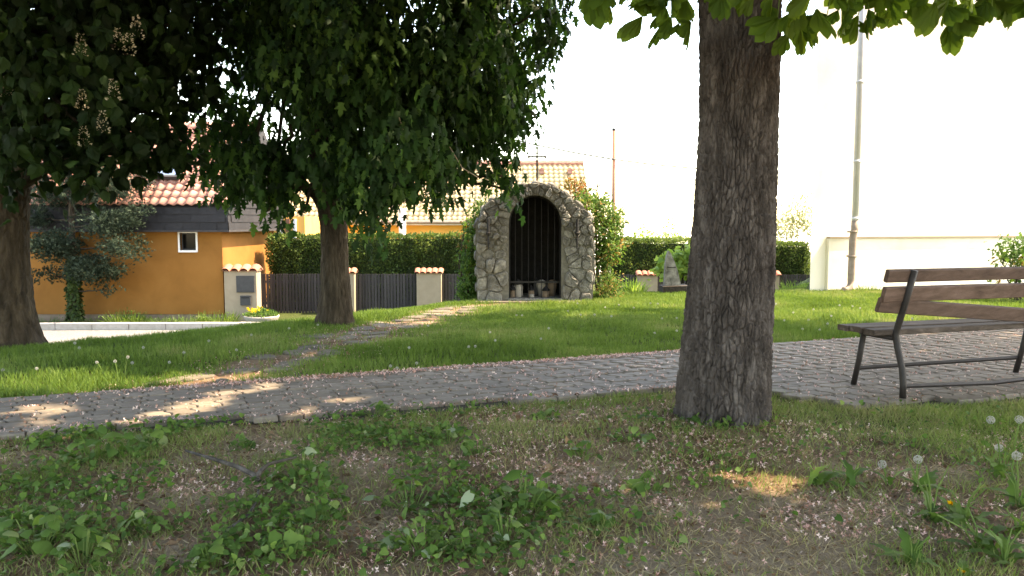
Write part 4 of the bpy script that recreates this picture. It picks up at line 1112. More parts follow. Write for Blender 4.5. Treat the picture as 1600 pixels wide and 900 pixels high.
CB = [((1.0, 4.6, 5.0), (3.6, 3.6, 2.0), 1), ((4.8, 4.5, 5.2), (3.4, 3.6, 2.0), 1), ((7.6, 5.5, 6.0), (2.8, 3.4, 2.0), 1.6), ((9.5, 7.5, 7.5), (2.8, 2.8, 1.8), 1.4), ((5.4, 8.2, 6.8), (2.7, 2.4, 1.6), 1.5), ((6.0, 9.0, 7.4), (3.2, 2.6, 1.9), 1), ((2.6, 5.0, 7.8), (4.4, 4.2, 2.0), 1), ((2.0, 1.2, 4.6), (3.6, 2.6, 1.8), 1), ((6.2, 1.2, 5.2), (3.4, 2.8, 1.8), 1), ((-1.6, 3.6, 4.8), (2.4, 2.8, 1.5), .8), ((5.5, 3.2, 5.4), (1.5, 1.1, .9), 2.2), ((-2.0, .2, 5.0), (3.0, 3.0, 1.6), .15), ((3.0, -2.5, 5.2), (5.0, 2.4, 1.8), .1)]  # unseen outer blobs added to block sun and sky, beyond the visible crown
tw, ow = clusters(CB, 4.6, 31)
def cut_front(p):
    x, y, f = proj(p); low = p[:, 2] < 1.2 + .285 * np.maximum(p[:, 1], 0) + .25
    return ~((f > 0) & (y > -45) & (x > -200) & (x < 1800)) & (p[:, 2] > 2.2) & shade_keep(p)
V, F, T = leaves(tw, ow, 6, .22, .3, PALM, .35, 3, .45, .2, cut_front, .6)
np_link('crown', V, F, M['chestnut'], chest, T, kind='stuff')
for k, (c, rad, w) in enumerate(CB):
    mid = (top + np.array(c)) / 2 + np.array((0, 0, .5))
    a, b = limb([top - np.array((0, 0, .3)), mid, np.array(c) + (0, 0, .3)], .11 if k % 2 else .14, .025, 9, k)
    MB().tube(a, b, 9).build('limb', M['bark_dark'], chest, True)
lm = []
for k in range(5):
    Vp, Fp = palmate(6 if k % 2 else 7, True, .72 + .1 * k, 2.3 + .2 * k, 50 + k)
    me = mesh_np('leaf', Vp, Fp, M['chestnut_backlit'], np.full(len(Vp), .35 + .1 * k), True); lm.append(me)
HL = [(935, -12), (948, 4), (962, -8), (985, 16), (1003, 30), (1020, 8), (1030, 38), (1048, 28), (1060, 48), (1078, 42), (1086, 10), (1070, -4), (1000, -8), (1040, -10), (1128, -6), (1200, 14), (1205, -8), (1222, 44), (1236, 30), (1250, 52), (1262, 40), (1245, 8), (1275, 14), (1292, 22), (1285, -8), (1310, 8), (1325, 26), (1340, 34), (1335, 2),
      (1358, 14), (1375, 20), (1362, -8), (1392, 6), (1405, 14), (1395, -14), (1425, 6), (1440, 12), (1432, -10), (1455, 18), (1470, 24), (1462, -4), (1488, 30), (1500, 14), (1494, -8), (1520, 10), (1532, -4), (1550, 12), (1560, -12), (1575, 4), (1592, -6), (1605, 8), (1590, -22), (1515, -18), (1330, -20), (1240, -18), (1180, -18), (1145, -22), (1105, -18), (1420, -25), (1470, -28), (975, -22), (920, -26),
      (1215, 20), (1232, 60), (1060, 18), (1012, -2), (1300, 0), (1350, 30), (1480, 5), (1540, 0), (1400, -4), (1268, 0)]
rr_ = random.Random(77)
tl = chest.location
for i, (px, py) in enumerate(HL):
    if i % 7 == 3 and i < 60: continue
    py += rr_.uniform(-10, 12)
    for rep in range(2 if rr_.random() < .6 else 1):
        q = P(px + rr_.uniform(-14, 14) * rep, py - 13 * rep - 2, rr_.uniform(3.7, 5.0) if px < 1085 or px > 1205 else rr_.uniform(3.6, 4.2))
        o = link('leaf', rr_.choice(lm), chest); o.location = (q[0] - tl.x, q[1] - tl.y, q[2] - tl.z)
        s = rr_.uniform(.11, .175); o.scale = (s, s, s)
        o.rotation_euler = (rr_.gauss(-.1, .55), rr_.gauss(0, .55), rr_.uniform(0, 6.28))
        if rep == 0:
            up = q + np.array((rr_.uniform(-.15, .15), rr_.uniform(-.1, .2), rr_.uniform(.25, .4)))
            MB().tube([up, (up + q) / 2 + np.array((0.02, 0, .03)), q], [.005, .003, .0025], 5).build('twig', M['stem'], chest)

# ---- maple in the middle
mY = float(G(523, 510)[1]) + .18
def mc(px0, px1, py): a, b = P(px0, py, mY), P(px1, py, mY); return (a + b) / 2, (b[0] - a[0]) / 2
lv = [(494, 554, 516), (499, 549, 492), (503, 547, 450), (504, 543, 400), (500, 542, 340), (492, 540, 290), (482, 534, 230), (470, 525, 160), (455, 512, 60), (450, 505, -60), (450, 495, -250), (455, 485, -480)]
cr_ = [mc(*l) for l in lv]; mp_ = [c for c, r in cr_]; mr_ = [r for c, r in cr_]; mp_[0] = np.array((mp_[0][0], mp_[0][1], -.1))
maple = empty('maple_tree', (mp_[0][0], mY, 0), 'dense dark green maple tree beside the stone path to the shrine', 'tree', 'park trees')
V, F = trunk_mesh(mp_, mr_, 150, 420, .014, .05, .22, 9, .22, 4)
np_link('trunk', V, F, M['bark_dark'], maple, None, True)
MBL = [PB(762, 55, 8.9, .62, 1.1, .75), PB(835, 20, 9.1, .32, .6, .4), PB(700, 150, 8.6, .75, 1.1, .7), PB(790, 150, 9.1, .34, .8, .5), PB(765, 215, 9.0, .42, .7, .3), PB(640, 225, 8.3, .55, .9, .5), PB(560, 100, 8.8, .85, 1.5, .95), PB(590, 275, 8.3, .42, .8, .38),
       PB(515, 265, 8.7, .42, .9, .38), PB(432, 260, 9.0, .36, .8, .36), PB(675, 262, 8.6, .34, .5, .26), PB(715, 270, 8.9, .14, .3, .16), PB(788, 275, 9.0, .17, .35, .22), PB(800, 300, 9.0, .08, .15, .1), PB(592, 345, 8.8, .12, .3, .22), PB(440, 50, 9.4, .55, 1.2, .8), PB(380, 255, 9.2, .3, .8, .28), PB(420, 330, 9.0, .14, .4, .16), PB(455, 300, 9.0, .2, .5, .2),
       PB(650, 300, 8.7, .2, .4, .2), PB(560, 310, 8.6, .2, .4, .2), PB(500, 30, 9.6, .9, 1.4, 1.2), PB(395, 120, 9.6, .4, .9, .5, .6), PB(350, 40, 9.6, .4, .9, .5, .55), PB(365, 215, 9.5, .3, .7, .22, .8), PB(330, 235, 9.6, .26, .5, .2, .9), PB(350, 160, 9.6, .3, .7, .3, .55), PB(395, 195, 9.4, .3, .7, .3, .8), PB(345, 275, 9.3, .26, .5, .16, .7), PB(385, 290, 9.1, .24, .5, .14, .8), PB(310, 190, 9.6, .2, .5, .2, .6), PB(470, 335, 8.9, .16, .4, .16), PB(575, 335, 8.6, .12, .3, .14),
       PB(600, -130, 9.0, 1.7, 2.0, 1.1, .45), PB(800, -110, 9.2, 1.0, 1.6, .8, .5), PB(430, -170, 9.3, 1.5, 2.0, 1.2, .45), PB(600, -400, 9.2, 2.2, 2.4, 1.6, .35), PB(780, -300, 9.2, 1.4, 2.0, 1.2, .35)]
tw, ow = clusters(MBL, 210, 41, .47)
V, F, T = leaves(tw, ow, 7, .12, .115, MAPLE, 1.8, 5, .47, .32, shade_keep, 0, .3, .15)
MB2 = [PB(850, 15, 9.1, .28, .5, .35), PB(868, 40, 9.1, .12, .3, .22, .8), PB(838, 75, 9.1, .2, .5, .3), PB(822, 140, 9.1, .16, .4, .25), PB(815, 190, 9.0, .14, .3, .18), PB(335, 225, 9.4, .24, .4, .16, .8), PB(300, 185, 9.4, .2, .4, .16, .5), PB(370, 200, 9.4, .22, .4, .2, .8), PB(330, 255, 9.2, .16, .3, .1, .7), PB(285, 250, 9.2, .14, .3, .12, .6), PB(785, 265, 9.0, .19, .3, .2), PB(800, 295, 9.0, .09, .15, .13), PB(705, 275, 8.9, .2, .3, .2, .8), PB(735, 265, 8.9, .12, .2, .14, .8), PB(400, 275, 9.0, .22, .4, .16, .9), PB(360, 300, 9.0, .14, .3, .08, .6)]
t2, o2 = clusters(MB2, 190, 43)
V2 = leaves(t2, o2, 6, .12, .11, MAPLE, 1.6, 6, .5, .3, shade_keep, 0, .25, .2)
V, F, T = cat([(V, F, T), V2])
np_link('crown', V, F, M['maple'], maple, T, kind='stuff')
for k, (c, rad, w) in enumerate(MBL):
    i0 = min(10, max(4, 4 + k % 6)); st = np.array(mp_[i0]); en = np.array(c)
    a, b = limb([st, (st + en) / 2 + np.array((0, 0, .25)), en], .05, .012, 7, 100 + k)
    MB().tube(a, b, 7).build('limb', M['bark_dark'], maple, True)
for pts in ([(622, 180), (640, 225), (641, 250), (625, 272)], [(700, 225), (722, 262), (748, 278)], [(560, 40), (558, 75)]):
    MB().tube([P(x, y, 8.0) for x, y in pts], [.006, .005, .004, .003][:len(pts)], 5).build('bare_twig', M['beige'], maple)

# ---- horse chestnut at the left edge
lB = G(12, 542); lY = float(lB[1]) + .3
def lc(px0, px1, py): a, b = P(px0, py, lY), P(px1, py, lY); return (a + b) / 2, (b[0] - a[0]) / 2
lv = [(-78, 60, 552), (-66, 50, 520), (-58, 42, 470), (-54, 36, 400), (-54, 36, 320), (-54, 40, 240), (-56, 46, 150), (-58, 40, 40), (-55, 30, -100), (-50, 20, -300)]
cr_ = [lc(*l) for l in lv]; lp_ = [c for c, r in cr_]; lr_ = [r for c, r in cr_]; lp_[0] = np.array((lp_[0][0], lp_[0][1], -.12))
lch = empty('chestnut_tree', (lp_[0][0], lY, 0), 'shadowed chestnut tree with white flower spikes at the left edge', 'tree', 'park trees')
V, F = trunk_mesh(lp_, lr_, 170, 320, .02, .05, .2, 15, .18, 5)
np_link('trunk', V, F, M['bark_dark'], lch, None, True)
LBL = [PB(40, 110, 7.2, .9, 1.2, .8), PB(190, 70, 7.5, .75, 1.1, .75), PB(120, 190, 7.0, .62, .9, .5), PB(235, 190, 7.7, .38, .7, .36), PB(10, 235, 6.8, .4, .8, .35), PB(290, 20, 7.9, .38, .8, .45), PB(175, 240, 7.4, .34, .6, .24), PB(300, 110, 8.2, .24, .6, .3, .6), PB(270, 245, 7.9, .22, .4, .16, .7), PB(60, 260, 7.2, .3, .6, .18), PB(290, 215, 8.0, .26, .5, .22, .8), PB(265, 130, 8.0, .3, .6, .35, .9), PB(320, 60, 8.2, .3, .6, .35, .7), PB(215, 245, 7.8, .26, .5, .2, .9), PB(245, 275, 7.9, .16, .4, .12, .7), PB(120, 255, 7.1, .3, .5, .2, 1), PB(10, 290, 7.0, .25, .4, .16, 1),
       PB(150, 10, 8.4, 1.0, 1.3, .9), PB(100, 120, 8.8, .9, 1.0, .7), PB(100, -180, 7.6, 1.7, 2.0, 1.2, .5), PB(-200, -20, 7.4, 1.2, 1.6, 1.2, .5), PB(250, -220, 7.8, 1.5, 1.8, 1.1, .45), PB(50, -450, 7.6, 2.4, 2.6, 1.6, .3), PB(-350, -200, 7.6, 1.6, 2.0, 1.6, .35), ((-4.6, 3.8, 5.2), (2.6, 2.6, 1.6), .45), ((-7.5, 5.0, 4.6), (2.2, 2.8, 1.6), .4)]  # last two blobs are unseen, added overhead to block sky light
tw, ow = clusters(LBL, 95, 61, .44, 2.0)
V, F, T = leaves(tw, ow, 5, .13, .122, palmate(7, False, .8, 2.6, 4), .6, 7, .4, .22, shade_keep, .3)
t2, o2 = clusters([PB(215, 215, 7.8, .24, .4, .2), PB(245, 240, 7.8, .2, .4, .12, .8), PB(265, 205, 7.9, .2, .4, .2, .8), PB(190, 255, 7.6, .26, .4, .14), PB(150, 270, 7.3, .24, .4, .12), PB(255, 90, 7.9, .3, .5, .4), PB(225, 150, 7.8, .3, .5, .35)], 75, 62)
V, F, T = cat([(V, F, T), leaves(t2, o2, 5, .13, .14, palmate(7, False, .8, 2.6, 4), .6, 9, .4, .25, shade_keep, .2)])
np_link('crown', V, F, M['chestnut_shaded'], lch, T, kind='stuff')
for k, (c, rad, w) in enumerate(LBL):
    st = np.array(lp_[min(8, 4 + k % 5)]); en = np.array(c); a, b = limb([st, (st + en) / 2 + np.array((0, 0, .3)), en], .07, .014, 7, 200 + k)
    MB().tube(a, b, 7).build('limb', M['bark_dark'], lch, True)
for k, (px, py) in enumerate([(185, 62), (202, 70), (10, 135), (177, 140), (160, 190), (131, 212), (213, 42), (126, 70), (128, 155)]):
    n = 60; t = rng.random(n); q = P(px, py, 6.3 + .1 * (k % 3)); a = rng.random(n) * 6.283; rr = .045 * (1 - .75 * t)
    p = q + np.c_[rr * np.cos(a), rr * np.sin(a), t * .17 - .085]
    V, F, T = soup(p, nrm(np.c_[np.cos(a), np.sin(a), rng.random(n)]), rv(n), rng.uniform(.012, .024, n), *DIA, rng.random(n)); np_link('flower_spike', V, F, M['spike'], lch, T, kind='stuff')

# ---- blue-green conifer with ivied trunk by the orange house
cY = 23.0; cq = P(118, 505, cY)
con = empty('conifer_tree', (cq[0], cY, ZL), 'blue green conifer with ivy clad trunk against the orange house', 'tree')
MB().tube([(cq[0], cY, ZL - .1), (cq[0] - .04, cY, ZL + .8), (cq[0], cY, ZL + 2.0), (cq[0] + .05, cY, ZL + 5.2)], [.17, .12, .1, .03], 10).build('trunk', M['bark_dark'], con, True)
CBL = [PB(110, 300, cY, 1.15, 1.0, .5), PB(190, 285, cY - .3, .75, .8, .5), PB(160, 350, cY - .4, .95, .9, .42), PB(85, 385, cY - .2, .75, .8, .4), PB(195, 385, cY - .5, .6, .7, .28), PB(150, 420, cY - .2, .85, .8, .38), PB(70, 430, cY, .45, .6, .22), PB(120, 240, cY, 1.1, 1.0, .6), PB(210, 400, cY - .6, .32, .4, .18), PB(175, 452, cY - .3, .28, .4, .16), PB(215, 330, cY - .3, .42, .5, .22), PB(55, 340, cY, .4, .5, .3), PB(140, 180, cY, .9, .9, .7), PB(130, 110, cY, .6, .6, .7)]
tw, ow = clusters(CBL, 420, 71, .42, 2.2)
SPRAY = (np.array([(0, 0, 0), (.1, .5, .02), (0, 1, -.06), (-.1, .5, .02), (.3, .75, .03), (-.3, .75, .03), (.26, .4, .0), (-.26, .4, .0)]), np.array([(0, 1, 2), (0, 2, 3), (0, 1, 4), (0, 5, 3), (0, 1, 6), (0, 7, 3)]))
V, F, T = leaves(tw, ow, 8, .085, .105, SPRAY, -.3, 8, .45, .32)
np_link('crown', V, F, M['conifer'], con, T, kind='stuff')
for k, (c, rad, w) in enumerate(CBL):
    st = np.array((cq[0], cY, min(c[2] - .1, ZL + 5))); a, b = limb([st, np.array(c)], .035, .008, 6, 300 + k, .04); MB().tube(a, b, 6).build('limb', M['bark_dark'], con, True)
n = 1500; a = rng.random(n) * 6.283; z = rng.random(n) ** 1.1 * 2.0; rr = .2 - .03 * z + rng.normal(size=n) * .025
p = np.c_[cq[0] + rr * np.cos(a), cY + rr * np.sin(a), ZL + z]
V, F, T = soup(p, nrm(np.c_[np.cos(a) * .4, np.sin(a) * .4, -.8 + 0 * a] + rv(n) * .4), np.c_[np.cos(a), np.sin(a), 0 * a] + rv(n) * .3, rng.uniform(.05, .1, n), *HEART, rng.random(n)); np_link('ivy', V, F, M['ivy'], con, T, kind='stuff')

# ---- shrubs and small trees
def shrub(name, label, catg, base, blobs, per_m3, per, spread, size, tmpl, mat, seed, droop=.3, stems=5, tint=.5, group=None, smat='bark_dark'):
    e = empty(name, tuple(base), label, catg, group)
    tw, ow = clusters(blobs, per_m3, seed)
    V, F, T = leaves(tw, ow, per, spread, size, tmpl, droop, seed, tint, .22)
    np_link('foliage', V, F, M[mat], e, T, kind='stuff')
    for k in range(stems):
        c = blobs[k % len(blobs)][0]; b0_ = np.array(base) + np.array((random.gauss(0, .05), random.gauss(0, .05), -.03))
        a, b = limb([b0_, (b0_ + np.array(c)) / 2 + np.array((random.gauss(0, .06), 0, .05)), np.array(c) + np.array((0, 0, .1))], .02 if size < .12 else .03, .006, 6, seed * 31 + k, .03)
        MB().tube(a, b, 6).build('stem', M[smat], e, True)
    return e
sb = SY + .45
gz = lambda p: np.array((p[0], p[1], float(terrain(p[0], p[1]))))
shrub('ivy_bush', 'leafy green creeper bush climbing the left side of the shrine', 'bush', gz((P(733, 430, sb)[0], sb)), [PB(735, 440, sb, .2, .3, .28), PB(736, 400, sb, .17, .3, .25), PB(742, 355, sb, .16, .3, .22), PB(752, 325, sb + .1, .14, .25, .13), PB(730, 462, sb - .1, .17, .2, .12)], 2600, 4, .05, .06, MAPLE, 'shrub', 81)
shrub('creeper_twigs', 'reddish leaved creeper hanging beside the shrine left shoulder', 'creeper', gz((P(728, 430, sb)[0], sb)), [PB(730, 345, sb, .12, .2, .14, .5), PB(722, 375, sb, .07, .12, .12, .4)], 650, 4, .05, .06, MAPLE, 'red_shrub', 82, .8, 3)
sr = SY + .55
shrub('shrine_shrub', 'tall leafy green shrub leaning on the right side of the shrine', 'shrub', gz((P(945, 430, sr)[0], sr)), [PB(950, 345, sr, .22, .4, .25), PB(935, 318, sr + .2, .18, .4, .18), PB(955, 385, sr, .2, .4, .28), PB(940, 405, sr - .1, .16, .3, .25), PB(967, 350, sr + .1, .1, .25, .22, .7), PB(912, 310, sr + .3, .12, .25, .12), PB(945, 370, sr - .2, .17, .25, .3)], 2400, 4, .05, .065, OVAL, 'shrub', 83, .2, 6)
shrub('shrine_shrub', 'pale small leaved low bush at the right foot of the shrine', 'shrub', gz((P(948, 430, sr - .2)[0], sr - .2)), [PB(950, 440, sr - .25, .2, .3, .22), PB(957, 462, sr - .3, .2, .25, .12), PB(940, 458, sr - .3, .14, .2, .14)], 4500, 4, .04, .04, OVAL, 'shrub', 84, .3, 5, .72)
shrub('red_tipped_shrub', 'shrub with copper red young leaves above the shrine roof', 'shrub', gz((P(905, 430, SY + 1.6)[0], SY + 1.6)), [PB(897, 290, SY + 1.6, .2, .3, .12), PB(915, 302, SY + 1.6, .18, .3, .14), PB(886, 283, SY + 1.6, .09, .2, .06), PB(920, 340, SY + 1.6, .2, .3, .4)], 1900, 4, .05, .06, OVAL, 'red_shrub', 85, .1, 5)
shrub('bluish_twig_shrub', 'thin greyish twig shrub poking above the shrine shrub', 'shrub', gz((P(938, 430, SY + 1.9)[0], SY + 1.9)), [PB(934, 292, SY + 1.9, .14, .2, .06, .6), PB(930, 310, SY + 1.9, .1, .2, .1, .7)], 700, 4, .04, .035, OVAL, 'conifer', 86, .1, 4)
lsx = P(1066, 430, 16.5)
shrub('bright_shrub', 'bright lime green leafy shrub behind the pointed stone', 'shrub', gz((lsx[0], 16.5)), [PB(1068, 400, 16.5, .35, .4, .2), PB(1050, 415, 16.5, .28, .4, .25), PB(1080, 420, 16.5, .4, .4, .4), PB(1036, 408, 16.4, .12, .2, .1)], 260, 4, .08, .13, HEART, 'lime_shrub', 87, .4, 5)
for px, lab, ps in ((1003, 'light green sapling rising above the hedge beside the pole', [(990, 366), (1003, 358), (1012, 370)]), (1046, 'slender tall sapling above the hedge next to the chestnut trunk', [(1045, 348), (1040, 365), (1052, 370)])):
    b_ = P(px, 400, YR + 2.2)
    shrub('sapling', lab, 'sapling', (b_[0], YR + 2.2, ZL), [PB(a, b, YR + 2.2, .22, .3, .25, .6) for a, b in ps] + [PB(px, 380, YR + 2.2, .7, .4, .45, 2.5)], 160, 4, .1, .12, OVAL, 'lime_shrub', 90 + px, .3, 4, .4)
tq = P(1238, 370, 42)
pt = shrub('pale_tree', 'sparse pale yellow green tree beyond the hedge beside the church', 'tree', (tq[0], 42, ZL), [PB(1240, 330, 42, .9, 1, .7, .7), PB(1225, 355, 42, .8, 1, .7, .8), PB(1252, 310, 42, .5, .7, .5, .6), PB(1250, 350, 42, .8, 1, .8, .8), PB(1215, 370, 42, .6, .8, .5, .8), PB(1262, 300, 42, .5, .6, .4, .5), PB(1280, 340, 42, 1, 1, 1, .7)], 70, 4, .14, .13, OVAL, 'pale_tree', 95, .3, 9, .5, None, 'twig')
wq = P(1585, 415, 12.4)
shrub('wall_bush', 'green bush against the church wall above the bench back', 'bush', (wq[0], 12.4, 0), [PB(1582, 385, 12.4, .3, .3, .2), PB(1600, 400, 12.4, .4, .3, .28), PB(1562, 398, 12.4, .14, .2, .12, .7), PB(1590, 425, 12.4, .3, .3, .2, .7), PB(1640, 400, 12.4, .4, .4, .35)], 380, 4, .06, .085, MAPLE, 'shrub', 96, .4, 6, .55)
for px, py, r, lab in ((1280, 0, 0, ''),): pass
# weeds in the house bed and at the church foot
def tuft(name, label, px, py, Y, hgt, rad, n, mat, tmpl=BLADE, wd=.06, z=None, group=None, catg='plant'):
    q = P(px, py, Y); z = float(terrain(q[0], Y)) if z is None else z
    e = empty(name, (q[0], Y, z), label, catg, group)
    a = rng.random(n) * 6.283; r = rad * np.sqrt(rng.random(n)); p = np.c_[q[0] + r * np.cos(a), Y + r * np.sin(a) * .6, np.full(n, z)]
    tip = nrm(np.c_[np.cos(a) * .45, np.sin(a) * .45, np.ones(n)] + rv(n) * .22); ln = hgt * rng.uniform(.45, 1.1, n)
    b = nrm(np.cross(tip, rv(n)))
    V, F, T = soup(p, tip, np.cross(b, tip), ln, tmpl[0] * np.array((wd, 1, 1)), tmpl[1], np.clip(rng.normal(.5, .2, n), 0, 1))
    np_link('blades', V, F, M[mat], e, T, kind='stuff')
    n2 = n // 3
    p2 = p[:n2] + tip[:n2] * (ln[:n2, None] * rng.uniform(.3, 1, (n2, 1))) ; V, F, T = soup(p2, nrm(rv(n2) + (0, 0, .3)), rv(n2), hgt * rng.uniform(.12, .25, n2), *OVAL, rng.random(n2)); np_link('leaves', V, F, M[mat], e, T, kind='stuff')
for px, py, hgt, rad, n, lab in ((195, 500, .45, .5, 220, 'bright grassy weed tuft in the bed under the house window'), (215, 500, .3, .35, 120, 'short weed tuft right of the tall grassy one by the house'), (255, 503, .3, .4, 120, 'dark green weed clump near the middle of the house bed'), (290, 503, .3, .5, 140, 'leafy weed clump between conifer and mailbox pillar'), (340, 502, .42, .55, 260, 'dense green weed clump at the foot of the house corner'), (315, 503, .25, .4, 100, 'small weed clump just left of the dense corner clump'), (150, 503, .25, .4, 100, 'low weeds beside the ivied conifer trunk'), (75, 503, .25, .5, 120, 'low weeds in the house bed by the left trunk')):
    tuft('bed_weed', lab, px, py, 23.05, hgt, rad, n, 'weed' if hgt < .4 else 'grass', group='weeds in the house bed')
for px, hgt, lab in ((1240, .35, 'yellowish weeds by the fence beside the church corner'), (1215, .3, 'pale weeds in front of the pillar right of the trunk')):
    tuft('fence_weed', lab, px, 448, 15.0 if px < 1230 else 14.6, hgt * .6, .25, 90, 'lime_shrub', group='weeds at the far lawn edge')
for px, hgt, lab in ((1355, .16, 'grey green grass tuft at the foot of the church wall'), (1505, .14, 'grass tuft by the church wall behind the bench back'), (990, .3, 'yellow leaved weed beside the pillar right of the shrine')):
    q = G(px, 457); tuft('wall_weed', lab, px, 457, float(q[1]) - .1, hgt, .2, 120, 'grass' if px > 1000 else 'lime_shrub', wd=.07, group='weeds at the far lawn edge')
# ================================================================== GRASS, LITTER, WEEDS, DANDELIONS
def scatter(n, x0, x1, y0, y1, mask):
    x = rng.uniform(x0, x1, n); y = rng.uniform(y0, y1, n); pr = mask(x, y); k = rng.random(n) < pr
    return x[k], y[k]
def infr(x, y, m=80):
    px, py, f = proj(np.c_[x, y, np.zeros(len(x))]); return (px > -m) & (px < 1600 + m) & (py < 900 + m)
def lawn_mask(x, y):
    u, v = uv(x, y); fd = flag_dist(x, y)
    d = np.clip((v + .03) / .08, 0, 1) * np.clip((fd - .04 - .6 * (fbm(x * 2.5, y * 2.5, 91, 3) - .4)) / .4, 0.05, 1)
    brow = y - np.interp(x, BX, BY)
    d = d * np.clip((2.2 - brow) / 1.0, 0, 1) * infr(x, y)
    d = d * (.55 + .45 * np.clip((fbm(x * 1.3, y * 1.3, 12, 3) - .25) * 3, 0, 1))
    inshr = (x > out[0][0] - .02) & (x < out[-1][0] + .02) & (y > SY - .3) & (y < SY + DEP)
    church_ = (y > ca[1] - .1 + (x - ca[0]) * .3) & (x > ca[0] + .42 * np.maximum(0, y - ca[1]) - .1)
    # worn left corner
    return d * ~inshr * ~church_
def blades(x, y, hmean, wid, mat_tint, lean=.35, zoff=0):
    n = len(x); z = terrain(x, y) + zoff
    a = rng.random(n) * 6.283; tip = nrm(np.c_[np.cos(a) * lean, np.sin(a) * lean, np.ones(n)] + rv(n) * .12)
    h_ = hmean * rng.uniform(.5, 1.35, n); side = nrm(np.cross(tip, rv(n))); t = BLADE[0].copy()
    N = n; k = len(t); V = np.c_[x, y, z][:, None, :] + side[:, None] * (t[None, :, 0:1] * np.asarray(wid).reshape(-1, 1, 1)) + tip[:, None] * (t[None, :, 1:2] * h_.reshape(-1, 1, 1)) + np.cross(side, tip)[:, None] * (t[None, :, 2:3] * h_.reshape(-1, 1, 1))
    F = (np.arange(N)[:, None, None] * k + BLADE[1][None]).reshape(-1, 3)
    return V.reshape(-1, 3), F, np.repeat(np.clip(mat_tint, 0, 1), k)
x, y = scatter(900000, -9, 10, 5.2, 15.8, lawn_mask)
print('lawn blades', len(x))
if len(x) > 270000: x, y = x[:270000], y[:270000]
tuf = fbm(x * 3.1, y * 3.1, 5, 3)
V, F, T = blades(x, y, .024 + .05 * tuf + .03 * (fbm(x * .8, y * .8, 6, 2) - .4), .0045 + .0004 * y, .44 + 1.3 * (fbm(x * 1.1 + 3, y * 1.1, 7, 4) - .5) + rng.normal(size=len(x)) * .12)
tag(np_link('lawn_grass', V, F, M['grass'], None, T), 'mown green lawn grass round the shrine and trees', 'grass', kind='stuff')

def bare(x, y):      # worn earth patches in the near strip
    b = np.zeros(len(x))
    for px, py, r in ((1300, 800, .5), (1180, 870, .55), (1420, 800, .35), (1480, 740, .25), (1000, 880, .4), (600, 830, .22), (430, 700, .3), (900, 740, .35), (250, 860, .2), (1050, 790, .35), (560, 720, .3), (300, 770, .3)):
        q = G(px, py); b = np.maximum(b, np.clip(1.25 - np.hypot(x - q[0], (y - q[1]) * 1.4) / r, 0, 1))
    return b
gm = bpy.data.objects['ground'].data
ga = gm.attributes.new('bare', 'FLOAT', 'POINT'); ga.data.foreach_set('value', (np.clip(bare(XX.ravel(), YY.ravel()), 0, 1) * .8).astype(np.float32))
TCX, TCY = chest.location.x, chest.location.y
def near_mask(x, y):
    u, v = uv(x, y); e = np.interp(u, NU, NV) - v                       # distance on the near side of the pavement
    d = np.clip((e - .0) / .06, 0, 1)
    right = np.clip((x - TCX - .1) / .5, 0, 1) * np.clip(1 - (e - .75) / .7, .1, 1)
    edge = np.clip(1 - e / .3, 0, 1) * np.clip((x + 1.4) / 1.5, 0, 1)
    base = .26 + .75 * np.clip((fbm(x * 2.0, y * 2.0, 22, 3) - .46) * 6, 0, 1)
    return d * np.clip(np.maximum(np.maximum(base * .5, right), edge), 0, 1) * (1 - .9 * bare(x, y)) * infr(x, y, 60) * (np.hypot(x - TCX, y - TCY) > .3)
x, y = scatter(520000, -4, 6.5, 2.3, 7.6, near_mask)
if len(x) > 150000: x, y = x[:150000], y[:150000]
print('near blades', len(x))
V, F, T = blades(x, y, .022 + .055 * fbm(x * 3, y * 3, 25, 3), .0034, .7 + .8 * (fbm(x * 1.7, y * 1.7, 27, 3) - .5) + rng.normal(size=len(x)) * .15, .6)
tag(np_link('verge_grass', V, F, M['grass'], None, T), 'patchy short grass on the near side of the pavement', 'grass', kind='stuff')
def dry_mask(x, y):
    u, v = uv(x, y); e = np.interp(u, NU, NV) - v
    return np.clip(e / .1, 0, 1) * (.35 + .65 * bare(x, y)) * infr(x, y, 40) * (np.hypot(x - TCX, y - TCY) > .28)
x, y = scatter(150000, -4, 6, 2.3, 6.6, dry_mask)
V, F, T = blades(x, y, .04, .003, rng.random(len(x)), 1.8)
V[:, 2] += .002
tag(np_link('dry_grass', V, F, M['dry_grass'], None, T), 'thin dry straw coloured grass over the bare soil', 'grass', kind='stuff')

# fallen blossom: curled petals in little stars
sv, sf = [], []
for k in range(4):
    a = (0, 1.1, 2.9, 3.9)[k]; b = len(sv)
    sv += [(0, 0, .05), (.5 * math.cos(a - .45), .5 * math.sin(a - .45), .25), (.95 * math.cos(a), .95 * math.sin(a), .35 + .12 * (k % 2)), (.5 * math.cos(a + .45), .5 * math.sin(a + .45), .2)]; sf += [(b, b + 1, b + 2), (b, b + 2, b + 3)]
STAR = (np.array(sv), np.array(sf))
def blossom_mask(x, y):
    u, v = uv(x, y); nv = np.interp(u, NU, NV); e = nv - v
    onp = (v < 0) & (e < 0)
    band = 1.4 * np.exp(-((v + .085) / .075) ** 2) * np.clip((px_of(x, y) - 60) / 300, .15, 1.0) * np.clip((6.5 - u) / 1.5, .05, 1)
    edge2 = np.exp(-((e + .02) / .09) ** 2) * .35 * (u < 5)
    near = (e > 0) * (.1 + .95 * np.clip((fbm(x * 2.2, y * 2.2, 44, 3) - .46) * 7, 0, 1)) * (.7 + .6 * bare(x, y)) * np.clip((4.2 - x) / 1.6, .1, 1) * .42
    flag = (flag_dist(x, y) < .8) * (v > 0) * .09
    joint = onp * .055
    return np.clip(np.maximum.reduce([band, near, flag, joint, edge2 * (e < .2)]), 0, 1) * infr(x, y, 30) * (np.hypot(x - TCX, y - TCY) > .27)
